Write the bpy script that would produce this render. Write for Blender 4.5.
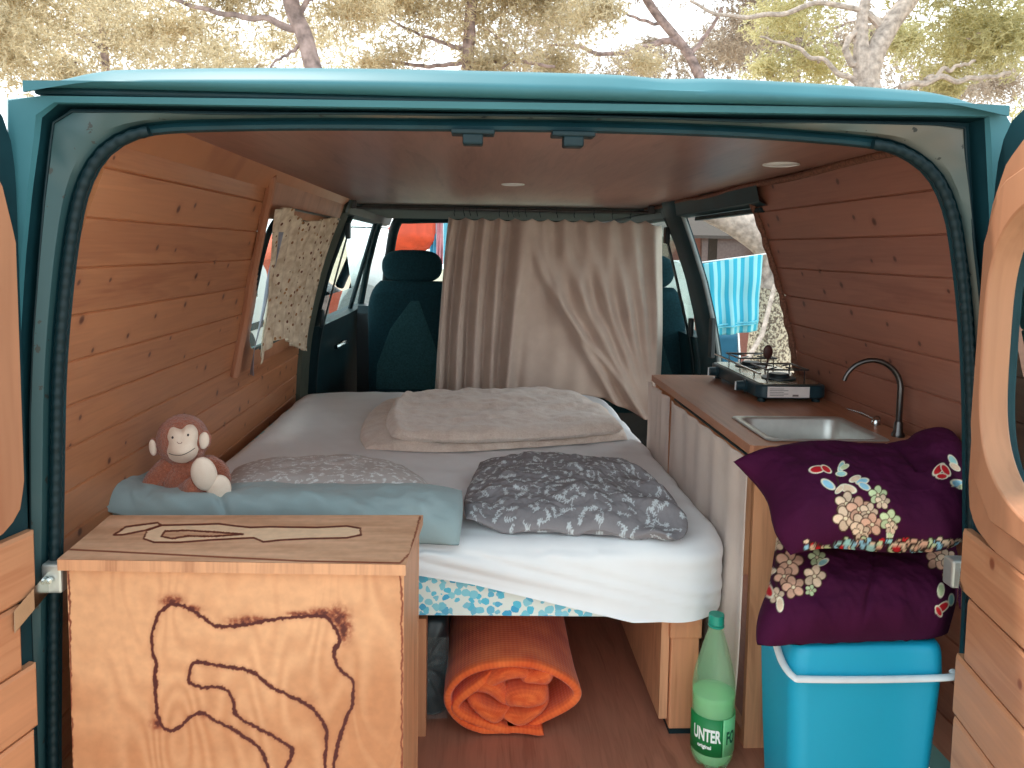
import bpy, bmesh, math, random
import numpy as np
from mathutils import Vector, Matrix, noise as mnoise

for o in list(bpy.data.objects):
    bpy.data.objects.remove(o)
SC = bpy.context.scene
COL = SC.collection
R = math.radians

# ------------------------------------------------------------------ camera
CAMZ = 1.06                     # eye height above the van floor (metres)
FPX = 770.0
PITCH, YAW, ROLL = 4.5, -2.75, 0.9
PPX, PPY = 512.0, 310.0         # principal point
cam_d = bpy.data.cameras.new('camera')
cam = bpy.data.objects.new('camera', cam_d)
COL.objects.link(cam)
SC.camera = cam
cam_d.sensor_fit = 'HORIZONTAL'
cam_d.sensor_width = 36.0
cam_d.lens = FPX / 1024 * 36.0
cam_d.shift_x = 0.0
cam_d.shift_y = (PPY - 384) / 1024
cam_d.clip_start = 0.02
cam_d.clip_end = 300
CR = Matrix.Rotation(R(YAW), 3, 'Z') @ Matrix.Rotation(R(90 - PITCH), 3, 'X') @ Matrix.Rotation(R(ROLL), 3, 'Z')
cam.matrix_world = Matrix.Translation((0, 0, CAMZ)) @ CR.to_4x4()

def at(px, py, X=None, Y=None, Z=None):
    """point seen at a place of the photograph on a plane of known distance, side or height"""
    d = CR @ Vector(((px - PPX) / FPX, -(py - PPY) / FPX, -1.0))
    if Y is not None: t = Y / d.y
    elif X is not None: t = X / d.x
    else: t = (Z - CAMZ) / d.z
    return Vector((0, 0, CAMZ)) + d * t

# ------------------------------------------------------------------ world, sun, exposure
SC.view_settings.view_transform = 'Standard'
SC.view_settings.look = 'None'
SC.view_settings.gamma = 1.0
SC.view_settings.use_curve_mapping = False
SC.view_settings.exposure = 0.98
wd = bpy.data.worlds.new('world'); SC.world = wd; wd.use_nodes = True
wn = wd.node_tree; wn.nodes.clear()
wo = wn.nodes.new('ShaderNodeOutputWorld'); wb = wn.nodes.new('ShaderNodeBackground')
wc = wn.nodes.new('ShaderNodeTexCoord'); ws = wn.nodes.new('ShaderNodeSeparateXYZ'); wr = wn.nodes.new('ShaderNodeValToRGB')
wn.links.new(wc.outputs['Generated'], ws.inputs[0]); wn.links.new(ws.outputs['Z'], wr.inputs[0])
wr.color_ramp.elements[0].position = 0.0; wr.color_ramp.elements[0].color = (0.88, 0.95, 0.97, 1)
wr.color_ramp.elements[1].position = 0.80; wr.color_ramp.elements[1].color = (0.36, 0.50, 0.56, 1)
we = wr.color_ramp.elements.new(0.35); we.color = (0.84, 0.92, 0.95, 1)
wn.links.new(wr.outputs[0], wb.inputs[0]); wb.inputs[1].default_value = 1.35
wn.links.new(wb.outputs[0], wo.inputs[0])
sun_d = bpy.data.lights.new('sun', 'SUN'); sun = bpy.data.objects.new('sun', sun_d); COL.objects.link(sun)
sun_d.energy = 2.2; sun_d.angle = R(3); sun_d.color = (1.0, 0.95, 0.86)
sun.rotation_euler = Vector((-0.28, 0.22, 0.93)).to_track_quat('Z', 'Y').to_euler()

# ------------------------------------------------------------------ materials
def lin(c):
    f = lambda v: v / 12.92 if v <= 0.04045 else ((v + 0.055) / 1.055) ** 2.4
    return tuple(f(v / 255) for v in c) + (1,)

class NT:
    def __init__(s, name):
        s.m = bpy.data.materials.new(name); s.m.use_nodes = True
        s.t = s.m.node_tree; s.b = s.t.nodes['Principled BSDF']
    def n(s, typ, **kw):
        x = s.t.nodes.new('ShaderNode' + typ)
        for k, v in kw.items():
            if k.startswith('_'): setattr(x, k[1:], v)
            else:
                key = int(k[1:]) if k[0] == 'i' and k[1:].isdigit() else k.replace('__', ' ')
                if isinstance(v, bpy.types.NodeSocket): s.t.links.new(v, x.inputs[key])
                else: x.inputs[key].default_value = v
        return x
    def math(s, op, a, b=0.0, c=None):
        x = s.n('Math', _operation=op, i0=a, i1=b)
        if c is not None:
            if isinstance(c, bpy.types.NodeSocket): s.t.links.new(c, x.inputs[2])
            else: x.inputs[2].default_value = c
        return x.outputs[0]
    def ramp(s, fac, stops):
        x = s.n('ValToRGB', i0=fac); e = x.color_ramp.elements
        e[0].position, e[0].color = stops[0]; e[1].position, e[1].color = stops[-1]
        for p, c in stops[1:-1]:
            q = e.new(p); q.color = c
        return x.outputs[0]
    def mix(s, fac, a, b, mode='MIX'):
        x = s.n('Mix', _data_type='RGBA', _blend_type=mode)
        for k, v in ((0, fac), (6, a), (7, b)):
            if isinstance(v, bpy.types.NodeSocket): s.t.links.new(v, x.inputs[k])
            else: x.inputs[k].default_value = v
        return x.outputs[2]
    def set(s, **kw):
        for k, v in kw.items():
            k = k.replace('__', ' ')
            if isinstance(v, bpy.types.NodeSocket): s.t.links.new(v, s.b.inputs[k])
            else: s.b.inputs[k].default_value = v
        return s
    def bump(s, h, strength=0.3, dist=0.01):
        x = s.n('Bump', Height=h, Strength=strength, Distance=dist)
        s.t.links.new(x.outputs[0], s.b.inputs['Normal']); return s

def plain(name, rgb, rough=0.6, metal=0.0, spec=0.5, var=0.12, nscale=40, bump=0.0, coat=0.0, bdist=0.002):
    k = NT(name); c = lin(rgb)
    co = k.n('TexCoord').outputs['Object']
    nz = k.n('TexNoise', Vector=co, Scale=nscale, Detail=4.0).outputs[0]
    d = tuple(v * (1 - var) for v in c[:3]) + (1,); l = tuple(min(1, v * (1 + var)) for v in c[:3]) + (1,)
    k.set(Base__Color=k.ramp(nz, [(0.3, d), (0.7, l)]), Roughness=rough, Metallic=metal)
    k.b.inputs['Specular IOR Level'].default_value = spec
    k.b.inputs['Coat Weight'].default_value = coat
    if bump: k.bump(nz, bump, bdist)
    return k.m

def wood(name, c1, c2, cdark, coords='UV', grain_axis=0, knots=0.0, plank=0.0, rough=0.45, scale=1.0, coat=0.0, ply=False):
    """grain runs along grain_axis of the coordinates (metres)"""
    k = NT(name)
    co = k.n('TexCoord').outputs['UV' if coords == 'UV' else 'Object']
    sp = k.n('SeparateXYZ', i0=co)
    ax = [sp.outputs[0], sp.outputs[1], sp.outputs[2]]
    u = ax[grain_axis]; others = [a for i, a in enumerate(ax) if i != grain_axis]
    v = others[0]; w = others[1]
    if plank:
        pid = k.math('FLOOR', v if coords == 'UV' else w, 0.0)
        rnd = k.n('TexWhiteNoise', _noise_dimensions='1D', W=pid).outputs[0]
    else: rnd = None
    uu = k.math('MULTIPLY', u, 1.6 * scale)
    vs = 14.0 * scale if not plank else 1.6
    vv = k.math('MULTIPLY', v, vs); ww = k.math('MULTIPLY', w, 14.0 * scale)
    if rnd is not None: ww = k.math('MULTIPLY', rnd, 50.0)
    vec = k.n('CombineXYZ', i0=uu, i1=vv, i2=ww).outputs[0]
    n1 = k.n('TexNoise', Vector=vec, Scale=1.4, Detail=3.0, Distortion=0.6).outputs[0]
    if ply:
        rings = k.math('SINE', k.math('MULTIPLY', n1, 55.0))
        g = k.math('ADD', k.math('MULTIPLY', rings, 0.08), k.math('MULTIPLY', n1, 0.9))
    else:
        rings = k.math('SINE', k.math('MULTIPLY', n1, 34.0))
        g = k.math('ADD', k.math('MULTIPLY', rings, 0.045), k.math('ADD', k.math('MULTIPLY', n1, 0.7), 0.15))
    vec2 = k.n('CombineXYZ', i0=k.math('MULTIPLY', u, 6.0 * scale), i1=k.math('MULTIPLY', v, 160.0 * scale if not plank else 14.0), i2=ww).outputs[0]
    n2 = k.n('TexNoise', Vector=vec2, Scale=1.0, Detail=2.0).outputs[0]
    g = k.math('ADD', g, k.math('MULTIPLY', k.math('SUBTRACT', n2, 0.5), 0.30))
    if rnd is not None: g = k.math('ADD', g, k.math('MULTIPLY', k.math('SUBTRACT', rnd, 0.5), 0.22))
    col = k.ramp(g, [(0.22, lin(c2)), (0.5, lin(c1)), (0.8, lin(tuple(min(255, x * 1.08) for x in c1)))])
    if knots:
        vk = k.n('CombineXYZ', i0=k.math('MULTIPLY', u, 8.0), i1=k.math('MULTIPLY', v, 0.70 if plank else 9.0), i2=0.0).outputs[0]
        vd = k.n('TexVoronoi', _voronoi_dimensions='2D', Vector=vk, Scale=1.0, Randomness=0.95)
        kc = k.n('SeparateColor', i0=vd.outputs['Color']).outputs[0]
        lim = k.math('MULTIPLY', k.math('GREATER_THAN', kc, 1 - knots), k.math('ADD', k.math('MULTIPLY', kc, 0.07), 0.02))
        rr = k.math('DIVIDE', vd.outputs['Distance'], k.math('ADD', lim, 0.0001))
        mk = k.ramp(rr, [(0.0, (1, 1, 1, 1)), (0.55, (.8, .8, .8, 1)), (1.0, (0, 0, 0, 1))])
        halo = k.ramp(k.math('MULTIPLY', rr, 0.42), [(0.0, (.6, .6, .6, 1)), (1.0, (0, 0, 0, 1))])
        col = k.mix(halo, col, lin(c2)); col = k.mix(mk, col, lin(cdark))
    k.set(Base__Color=col, Roughness=rough); k.b.inputs['Coat Weight'].default_value = coat
    k.b.inputs['Coat Roughness'].default_value = 0.3
    k.bump(g, 0.12, 0.002)
    return k.m

def painted(name, rough=0.85, bump=0.0, nscale=500, sheen=0.0, mul=(1, 1, 1), spec=0.3):
    k = NT(name)
    a = k.n('VertexColor', _layer_name='Col').outputs[0]
    nz = k.n('TexNoise', Vector=k.n('TexCoord').outputs['Object'], Scale=nscale, Detail=2.0).outputs[0]
    c = k.mix(0.25, a, k.ramp(nz, [(0.3, (.5, .5, .5, 1)), (0.7, (1, 1, 1, 1))]), 'MULTIPLY')
    k.set(Base__Color=c, Roughness=rough); k.b.inputs['Sheen Weight'].default_value = sheen
    k.b.inputs['Specular IOR Level'].default_value = spec
    if bump: k.bump(nz, bump, 0.002)
    return k.m

M = {}
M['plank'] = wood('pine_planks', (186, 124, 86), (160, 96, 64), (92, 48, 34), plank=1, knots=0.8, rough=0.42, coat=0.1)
M['plank_r'] = wood('pine_planks_shaded', (152, 100, 82), (130, 80, 66), (76, 38, 28), plank=1, knots=0.8, rough=0.45, coat=0.05)  # pine planks darkened: the right wall's weaker light is put into the colour
M['door_plank'] = wood('door_planks', (194, 136, 100), (174, 112, 78), (130, 66, 40), plank=1, knots=0.8, rough=0.5)
M['ply_panel'] = wood('plywood_panel', (176, 120, 90), (156, 100, 72), (80, 40, 20), coords='OBJ', grain_axis=2, rough=0.5, scale=0.7)
M['door_ply'] = wood('door_plywood', (182, 126, 94), (164, 106, 76), (110, 60, 30), coords='OBJ', grain_axis=2, rough=0.5, scale=0.7)
M['ceil'] = wood('ceiling_veneer', (144, 104, 92), (116, 80, 70), (80, 40, 30), coords='OBJ', grain_axis=1, rough=0.38, scale=1.1)
M['floorwood'] = wood('floor_vinyl', (170, 112, 90), (138, 84, 66), (70, 34, 24), coords='OBJ', grain_axis=1, rough=0.5, scale=1.6)
M['top'] = wood('worktop_wood', (170, 116, 88), (142, 90, 64), (80, 44, 30), coords='OBJ', grain_axis=1, rough=0.42, scale=0.9)
M['post'] = wood('pine_post', (200, 138, 100), (172, 108, 72), (90, 44, 24), coords='OBJ', grain_axis=2, rough=0.5)
M['boxside'] = wood('plywood_edge', (206, 150, 112), (168, 112, 80), (90, 44, 24), coords='OBJ', grain_axis=2, rough=0.5, scale=1.5)
M['paint'] = plain('van_paint', (60, 114, 124), 0.5, 0.0, 0.35, var=0.10, nscale=6, coat=0.0)
def worn():
    k = NT('worn_frame_paint'); co = k.n('TexCoord').outputs['Object']; x = k.n('SeparateXYZ', i0=co).outputs[0]
    a = k.n('TexNoise', Vector=co, Scale=3.5, Detail=3.0).outputs[0]; b = k.n('TexNoise', Vector=co, Scale=45.0, Detail=4.0).outputs[0]
    f = k.math('ADD', k.math('MULTIPLY', x, 0.20), a)
    c = k.ramp(f, [(.40, lin((46, 78, 82))), (.62, lin((88, 98, 94))), (.82, lin((122, 110, 96)))])
    c = k.mix(k.math('GREATER_THAN', b, 0.66), c, lin((48, 52, 50))); k.set(Base__Color=c, Roughness=.5); return k.m
M['paint_in'] = worn()
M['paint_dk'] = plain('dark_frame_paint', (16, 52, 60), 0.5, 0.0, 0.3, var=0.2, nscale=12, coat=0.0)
M['rubber'] = plain('rubber_seal', (9, 36, 42), 0.5, 0, 0.3, bump=0.1)
M['blackpl'] = plain('black_plastic', (16, 34, 40), 0.4, 0, 0.5)
M['seat'] = plain('seat_fabric', (22, 54, 62), 0.9, 0, 0.2, var=0.25, nscale=120, bump=0.2)
M['seat2'] = plain('seat_fabric_panel', (42, 78, 84), 0.9, 0, 0.2, var=0.25, nscale=160, bump=0.2)
M['chrome'] = plain('chrome', (200, 205, 205), 0.18, 1.0, var=0.05)
M['steel'] = plain('brushed_steel', (206, 208, 204), 0.42, 0.75, var=0.06)
M['faucet'] = plain('dark_chrome', (92, 90, 90), 0.3, 1.0, var=0.05)
M['white'] = plain('white_plastic', (226, 230, 232), 0.4, var=0.03)
M['sheet'] = plain('white_sheet', (238, 239, 242), 0.85, 0, 0.2, var=0.03, nscale=9)
M['rod'] = plain('rod_metal', (80, 78, 78), 0.35, 0.8)
M['cordtrim'] = plain('brown_cord', (118, 78, 62), 0.9, var=0.4, nscale=160, bump=0.6)
M['ground'] = plain('sandy_ground', (184, 168, 146), 0.95, var=0.22, nscale=2.5, bump=0.3, bdist=0.02)

def fabric(name, rgb, rgb2=None, weave=900, rough=0.9, sheen=0.2, bump=0.15, nscale=12, bdist=0.001):
    k = NT(name); co = k.n('TexCoord').outputs['Object']
    n1 = k.n('TexNoise', Vector=co, Scale=nscale, Detail=3.0).outputs[0]
    n2 = k.n('TexNoise', Vector=co, Scale=weave, Detail=1.0).outputs[0]
    c = k.ramp(k.math('ADD', k.math('MULTIPLY', n1, 0.6), k.math('MULTIPLY', n2, 0.4)), [(0.3, lin(rgb2 or tuple(x * 0.88 for x in rgb))), (0.7, lin(rgb))])
    k.set(Base__Color=c, Roughness=rough); k.b.inputs['Sheen Weight'].default_value = sheen
    k.b.inputs['Specular IOR Level'].default_value = 0.2
    k.bump(n2, bump, bdist); return k.m
M['curtain'] = fabric('taupe_curtain', (208, 190, 178), (190, 170, 158))
M['skirt'] = fabric('beige_cabinet_curtain', (222, 206, 196), (206, 188, 178))
M['fleece'] = fabric('fleece_blanket', (242, 226, 214), (212, 190, 176), weave=220, sheen=0.6, bump=0.7, nscale=30, bdist=0.004)
M['teal_pillow'] = fabric('pale_teal_cotton', (158, 176, 180), (148, 168, 172))
M['fur'] = fabric('brown_plush', (196, 118, 90), (146, 78, 56), weave=420, sheen=0.5, bump=1.0, nscale=160, bdist=0.004)
M['plush'] = fabric('cream_plush', (246, 226, 208), (236, 212, 192), weave=600, sheen=0.3, bump=0.2, nscale=60)
M['quilt'] = None
def quilt_mat():
    k = NT('orange_waffle_quilt'); uv = k.n('TexCoord').outputs['UV']
    sp = k.n('SeparateXYZ', i0=uv)
    a = k.math('SINE', k.math('MULTIPLY', sp.outputs[0], 700.0)); b = k.math('SINE', k.math('MULTIPLY', sp.outputs[1], 700.0))
    h = k.math('MULTIPLY', k.math('ADD', a, b), 0.5)
    nz = k.n('TexNoise', Vector=uv, Scale=14.0, Detail=2.0).outputs[0]
    c = k.ramp(k.math('ADD', nz, k.math('MULTIPLY', h, 0.10)), [(0.3, lin((226, 82, 30))), (0.72, lin((252, 122, 58)))])
    k.set(Base__Color=c, Roughness=0.9); k.b.inputs['Sheen Weight'].default_value = 0.2
    k.bump(h, 0.4, 0.0015); return k.m
M['quilt'] = quilt_mat()
def pattern_mat():
    k = NT('blue_flower_ticking'); co = k.n('TexCoord').outputs['Object']
    n0 = k.n('TexNoise', Vector=co, Scale=60.0, Detail=2.0)
    vec = k.n('VectorMath', _operation='ADD', i0=co, i1=k.n('VectorMath', _operation='SCALE', i0=n0.outputs['Color'], Scale=0.012).outputs[0]).outputs[0]
    vd = k.n('TexVoronoi', Vector=vec, Scale=62.0, Randomness=1.0)
    cc = k.n('SeparateColor', i0=vd.outputs['Color']).outputs[0]
    m = k.math('MULTIPLY', k.math('LESS_THAN', vd.outputs['Distance'], 0.58), k.math('GREATER_THAN', cc, 0.2))
    c = k.mix(m, lin((232, 238, 232)), k.ramp(cc, [(0.3, lin((96, 196, 224))), (0.7, lin((150, 214, 226))), (1.0, lin((70, 170, 214)))]))
    k.set(Base__Color=c, Roughness=0.85); return k.m
M['ticking'] = pattern_mat()
def floral_mat():
    k = NT('beige_floral_print'); co = k.n('TexCoord').outputs['Object']
    base = k.ramp(k.n('TexNoise', Vector=co, Scale=35.0, Detail=4.0).outputs[0], [(0.35, lin((196, 174, 148))), (0.65, lin((232, 216, 192)))])
    vd = k.n('TexVoronoi', Vector=co, Scale=42.0, Randomness=1.0)
    cc = k.n('SeparateColor', i0=vd.outputs['Color'])
    m = k.math('MULTIPLY', k.math('LESS_THAN', vd.outputs['Distance'], 0.24), k.math('GREATER_THAN', cc.outputs[0], 0.12))
    c = k.mix(m, base, k.ramp(cc.outputs[1], [(0.2, lin((110, 66, 46))), (0.9, lin((168, 120, 74)))]))
    k.set(Base__Color=c, Roughness=0.9); return k.m
M['floral'] = floral_mat()
def stripes(name, a, b, period, axis=0, duty=0.5):
    k = NT(name); sp = k.n('SeparateXYZ', i0=k.n('TexCoord').outputs['UV'])
    f = k.math('FRACT', k.math('DIVIDE', sp.outputs[axis], period))
    c = k.mix(k.math('GREATER_THAN', f, duty), lin(a), lin(b)); k.set(Base__Color=c, Roughness=0.9)
    return k.m
M['towel'] = stripes('striped_towel', (56, 176, 208), (150, 218, 230), 0.050)
def glass(name, rgb=(225, 240, 240), rough=0.02, alpha=0.0):
    k = NT(name); k.set(Base__Color=lin(rgb), Roughness=rough, Transmission__Weight=1.0, IOR=1.0 + 0.02)
    return k.m
M['glass'] = glass('window_glass')
def pet(name, rgb, ior=1.2, rough=0.03):
    k = NT(name); k.set(Base__Color=lin(rgb), Roughness=rough, Transmission__Weight=1.0, IOR=ior); return k.m
def leafmat(name, a, b):
    k = NT(name); co = k.n('TexCoord').outputs['Object']
    n = k.n('TexNoise', Vector=co, Scale=1.1, Detail=5.0, Roughness=0.7).outputs[0]
    c = k.ramp(n, [(0.35, lin(a)), (0.65, lin(b))])
    k.set(Base__Color=c, Roughness=0.8)
    tr = k.n('BsdfTranslucent', Color=c); mx = k.n('MixShader', i0=0.6, i1=k.b.outputs[0], i2=tr.outputs[0])
    out = [x for x in k.t.nodes if x.type == 'OUTPUT_MATERIAL'][0]; k.t.links.new(mx.outputs[0], out.inputs[0])
    return k.m
M['needles'] = leafmat('pine_needles_straw', (184, 170, 142), (226, 212, 182))
M['needles_g'] = leafmat('pine_needles_yellow', (190, 184, 142), (228, 220, 176))
M['needles_b'] = leafmat('pine_needles_mauve', (156, 140, 130), (204, 188, 168))
M['bark'] = plain('pine_bark', (150, 130, 126), 0.95, var=0.5, nscale=9, bump=0.6, bdist=0.03)
M['bark_p'] = plain('pale_bark', (176, 160, 150), 0.95, var=0.4, nscale=22, bump=0.6, bdist=0.02)

# ------------------------------------------------------------------ mesh helpers
def props(o, label=None, cat=None, group=None, kind=None):
    if label: o['label'] = label
    if cat: o['category'] = cat
    if group: o['group'] = group
    if kind: o['kind'] = kind
    return o

class MB:
    def __init__(s): s.v = []; s.f = []; s.uv = []; s.col = []
    def add(s, vs, fs, uv=None, col=None):
        b = len(s.v); s.v += [tuple(p) for p in vs]; s.f += [tuple(i + b for i in f) for f in fs]
        s.uv += list(uv) if uv is not None else [(p[0], p[1]) for p in vs]
        s.col += list(col) if col is not None else [(1, 1, 1)] * len(vs)
        return s
    def box(s, c, size, rot=None):
        c = Vector(c); h = Vector(size) / 2
        vs = [Vector((x * h.x, y * h.y, z * h.z)) for x in (-1, 1) for y in (-1, 1) for z in (-1, 1)]
        if rot is not None: vs = [rot @ p for p in vs]
        return s.add([p + c for p in vs], [(0, 1, 3, 2), (4, 6, 7, 5), (0, 4, 5, 1), (2, 3, 7, 6), (0, 2, 6, 4), (1, 5, 7, 3)])
    def bx(s, x0, x1, y0, y1, z0, z1):
        return s.box(((x0 + x1) / 2, (y0 + y1) / 2, (z0 + z1) / 2), (x1 - x0, y1 - y0, z1 - z0))
    def tube(s, pts, rad, n=12, caps=True, squash=1.0):
        pts = [Vector(p) for p in pts]; m = len(pts)
        rad = rad if hasattr(rad, '__len__') else [rad] * m
        t = (pts[1] - pts[0]).normalized(); up = Vector((0, 0, 1)) if abs(t.z) < 0.9 else Vector((1, 0, 0))
        nrm = (up - t * up.dot(t)).normalized(); vs = []; uv = []; L = 0
        for i, p in enumerate(pts):
            t = (pts[min(i + 1, m - 1)] - pts[max(i - 1, 0)]).normalized()
            nrm = (nrm - t * nrm.dot(t)).normalized(); b = t.cross(nrm)
            if i: L += (p - pts[i - 1]).length
            for k in range(n):
                a = 2 * math.pi * k / n
                vs.append(p + nrm * (rad[i] * math.cos(a)) + b * (rad[i] * squash * math.sin(a))); uv.append((L, k / n))
        fs = [(i * n + k, i * n + (k + 1) % n, (i + 1) * n + (k + 1) % n, (i + 1) * n + k) for i in range(m - 1) for k in range(n)]
        if caps: fs += [tuple(range(n))[::-1], tuple(range((m - 1) * n, m * n))]
        return s.add(vs, fs, uv)
    def lathe(s, prof, c, n=32, axis=None, a0=0, a1=2 * math.pi, caps=False):
        c = Vector(c); q = axis or Matrix.Identity(3); full = abs(a1 - a0 - 2 * math.pi) < 1e-6
        cols = n if full else n + 1; vs = []; uv = []
        for r, z in prof:
            for k in range(cols):
                a = a0 + (a1 - a0) * k / n
                vs.append(q @ Vector((r * math.cos(a), r * math.sin(a), z)) + c); uv.append((k / n, z))
        fs = []
        for i in range(len(prof) - 1):
            for k in range(n):
                k2 = (k + 1) % cols
                fs.append((i * cols + k, i * cols + k2, (i + 1) * cols + k2, (i + 1) * cols + k))
        if caps: fs += [tuple(range(cols))[::-1], tuple(range((len(prof) - 1) * cols, len(prof) * cols))]
        return s.add(vs, fs, uv)
    def grid(s, P, closeu=False, closev=False, flip=False, uv=None, col=None):
        """P: array m x n x 3"""
        P = np.asarray(P, float); m, n = P.shape[:2]; fs = []
        for i in range(m if closeu else m - 1):
            for j in range(n if closev else n - 1):
                a, b = i * n + j, ((i + 1) % m) * n + j; c, d = ((i + 1) % m) * n + (j + 1) % n, i * n + (j + 1) % n
                fs.append((a, d, c, b) if flip else (a, b, c, d))
        return s.add(P.reshape(-1, 3).tolist(), fs, None if uv is None else np.asarray(uv).reshape(-1, 2).tolist(), None if col is None else np.asarray(col).reshape(-1, 3).tolist())
    def ellipsoid(s, c, r, rot=None, nu=24, nv=14):
        c = Vector(c); vs = []; fs = []
        for i in range(nv + 1):
            th = math.pi * i / nv
            for k in range(nu):
                a = 2 * math.pi * k / nu
                p = Vector((r[0] * math.sin(th) * math.cos(a), r[1] * math.sin(th) * math.sin(a), r[2] * math.cos(th)))
                vs.append((rot @ p if rot is not None else p) + c)
        for i in range(nv):
            for k in range(nu):
                fs.append((i * nu + k, (i + 1) * nu + k, (i + 1) * nu + (k + 1) % nu, i * nu + (k + 1) % nu))
        return s.add(vs, fs)
    def prism(s, poly, h, axis='Y', at0=0.0):
        """polygon (a,b) extruded by h along the axis, from at0"""
        def P(a, b, t):
            return {'Y': (a, t, b), 'Z': (a, b, t), 'X': (t, a, b)}[axis]
        n = len(poly)
        vs = [P(a, b, at0) for a, b in poly] + [P(a, b, at0 + h) for a, b in poly]
        fs = [tuple(range(n)), tuple(range(n, 2 * n))[::-1]] + [(i, i + n, (i + 1) % n + n, (i + 1) % n) for i in range(n)]
        return s.add(vs, fs)
    def build(s, name, mat, parent=None, smooth=True, bevel=0, seg=2, sub=0, weld=0, origin=None, col=False, angle=40, solid=0):
        me = bpy.data.meshes.new(name)
        vs = s.v
        if origin is not None:
            ox, oy, oz = origin; vs = [(a - ox, b - oy, c - oz) for a, b, c in vs]
        me.from_pydata(vs, [], s.f)
        ul = me.uv_layers.new(name='UVMap'); li = np.zeros(len(me.loops), int); me.loops.foreach_get('vertex_index', li)
        ul.data.foreach_set('uv', np.asarray(s.uv, float)[li].ravel())
        if col:
            ca = me.color_attributes.new('Col', 'FLOAT_COLOR', 'POINT'); a = np.ones((len(s.v), 4)); a[:, :3] = np.asarray(s.col); ca.data.foreach_set('color', a.ravel())
        if weld or not col:
            bm = bmesh.new(); bm.from_mesh(me)
            if weld: bmesh.ops.remove_doubles(bm, verts=bm.verts, dist=weld)
            bmesh.ops.recalc_face_normals(bm, faces=bm.faces); bm.to_mesh(me); bm.free()
        if smooth:
            me.polygons.foreach_set('use_smooth', [True] * len(me.polygons))
            if angle < 180: me.set_sharp_from_angle(angle=R(angle))
        me.materials.append(mat)
        o = bpy.data.objects.new(name, me); COL.objects.link(o)
        if origin is not None: o.location = origin
        if parent is not None:
            o.parent = parent
            if parent.type == 'EMPTY' or any(parent.location): 
                o.location = Vector(origin if origin is not None else (0, 0, 0)) - world_loc(parent)
        if bevel:
            b = o.modifiers.new('bevel', 'BEVEL'); b.width = bevel; b.segments = seg; b.limit_method = 'ANGLE'; b.angle_limit = R(35); b.harden_normals = False
        if sub:
            b = o.modifiers.new('sub', 'SUBSURF'); b.levels = b.render_levels = sub
        if solid:
            b = o.modifiers.new('solid', 'SOLIDIFY'); b.thickness = solid; b.offset = 0
        return o

def world_loc(o):
    v = Vector(o.location)
    while o.parent is not None:
        o = o.parent; v += Vector(o.location)
    return v

def empty(name, loc, label, cat, group=None):
    o = bpy.data.objects.new(name, None); COL.objects.link(o); o.location = loc; o.empty_display_size = 0.05
    return props(o, label, cat, group)

def cr(pts, n=8, closed=False):
    """Catmull-Rom through points (tuples of any length)"""
    P = [np.array(p, float) for p in pts]; out = []; m = len(P)
    for i in range(m if closed else m - 1):
        if closed: a, b, c, d = P[(i - 1) % m], P[i], P[(i + 1) % m], P[(i + 2) % m]
        else: a, b, c, d = P[max(i - 1, 0)], P[i], P[i + 1], P[min(i + 2, m - 1)]
        for k in range(n):
            t = k / n
            out.append(0.5 * ((2 * b) + (-a + c) * t + (2 * a - 5 * b + 4 * c - d) * t * t + (-a + 3 * b - 3 * c + d) * t ** 3))
    if not closed: out.append(P[-1])
    return np.array(out)

def resample(P, n):
    P = np.asarray(P, float); d = np.r_[0, np.cumsum(np.linalg.norm(np.diff(P, axis=0), axis=1))]
    t = np.linspace(0, d[-1], n); return np.stack([np.interp(t, d, P[:, k]) for k in range(P.shape[1])], 1)

def fbm(P, scale, seed=0.0, oct=3):
    """noise on an m x n x 3 array of points"""
    sh = P.shape[:-1]; Q = P.reshape(-1, 3) * scale + seed
    return np.array([mnoise.fractal(Vector(q), 0.7, 2.0, oct) for q in Q]).reshape(sh)

def rrect(x0, x1, y0, y1, r, n=6):
    pts = []
    for cx, cy, a in ((x1 - r, y1 - r, 0), (x0 + r, y1 - r, 90), (x0 + r, y0 + r, 180), (x1 - r, y0 + r, 270)):
        for k in range(n + 1):
            t = R(a + 90 * k / n); pts.append((cx + r * math.cos(t), cy + r * math.sin(t)))
    return pts

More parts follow.
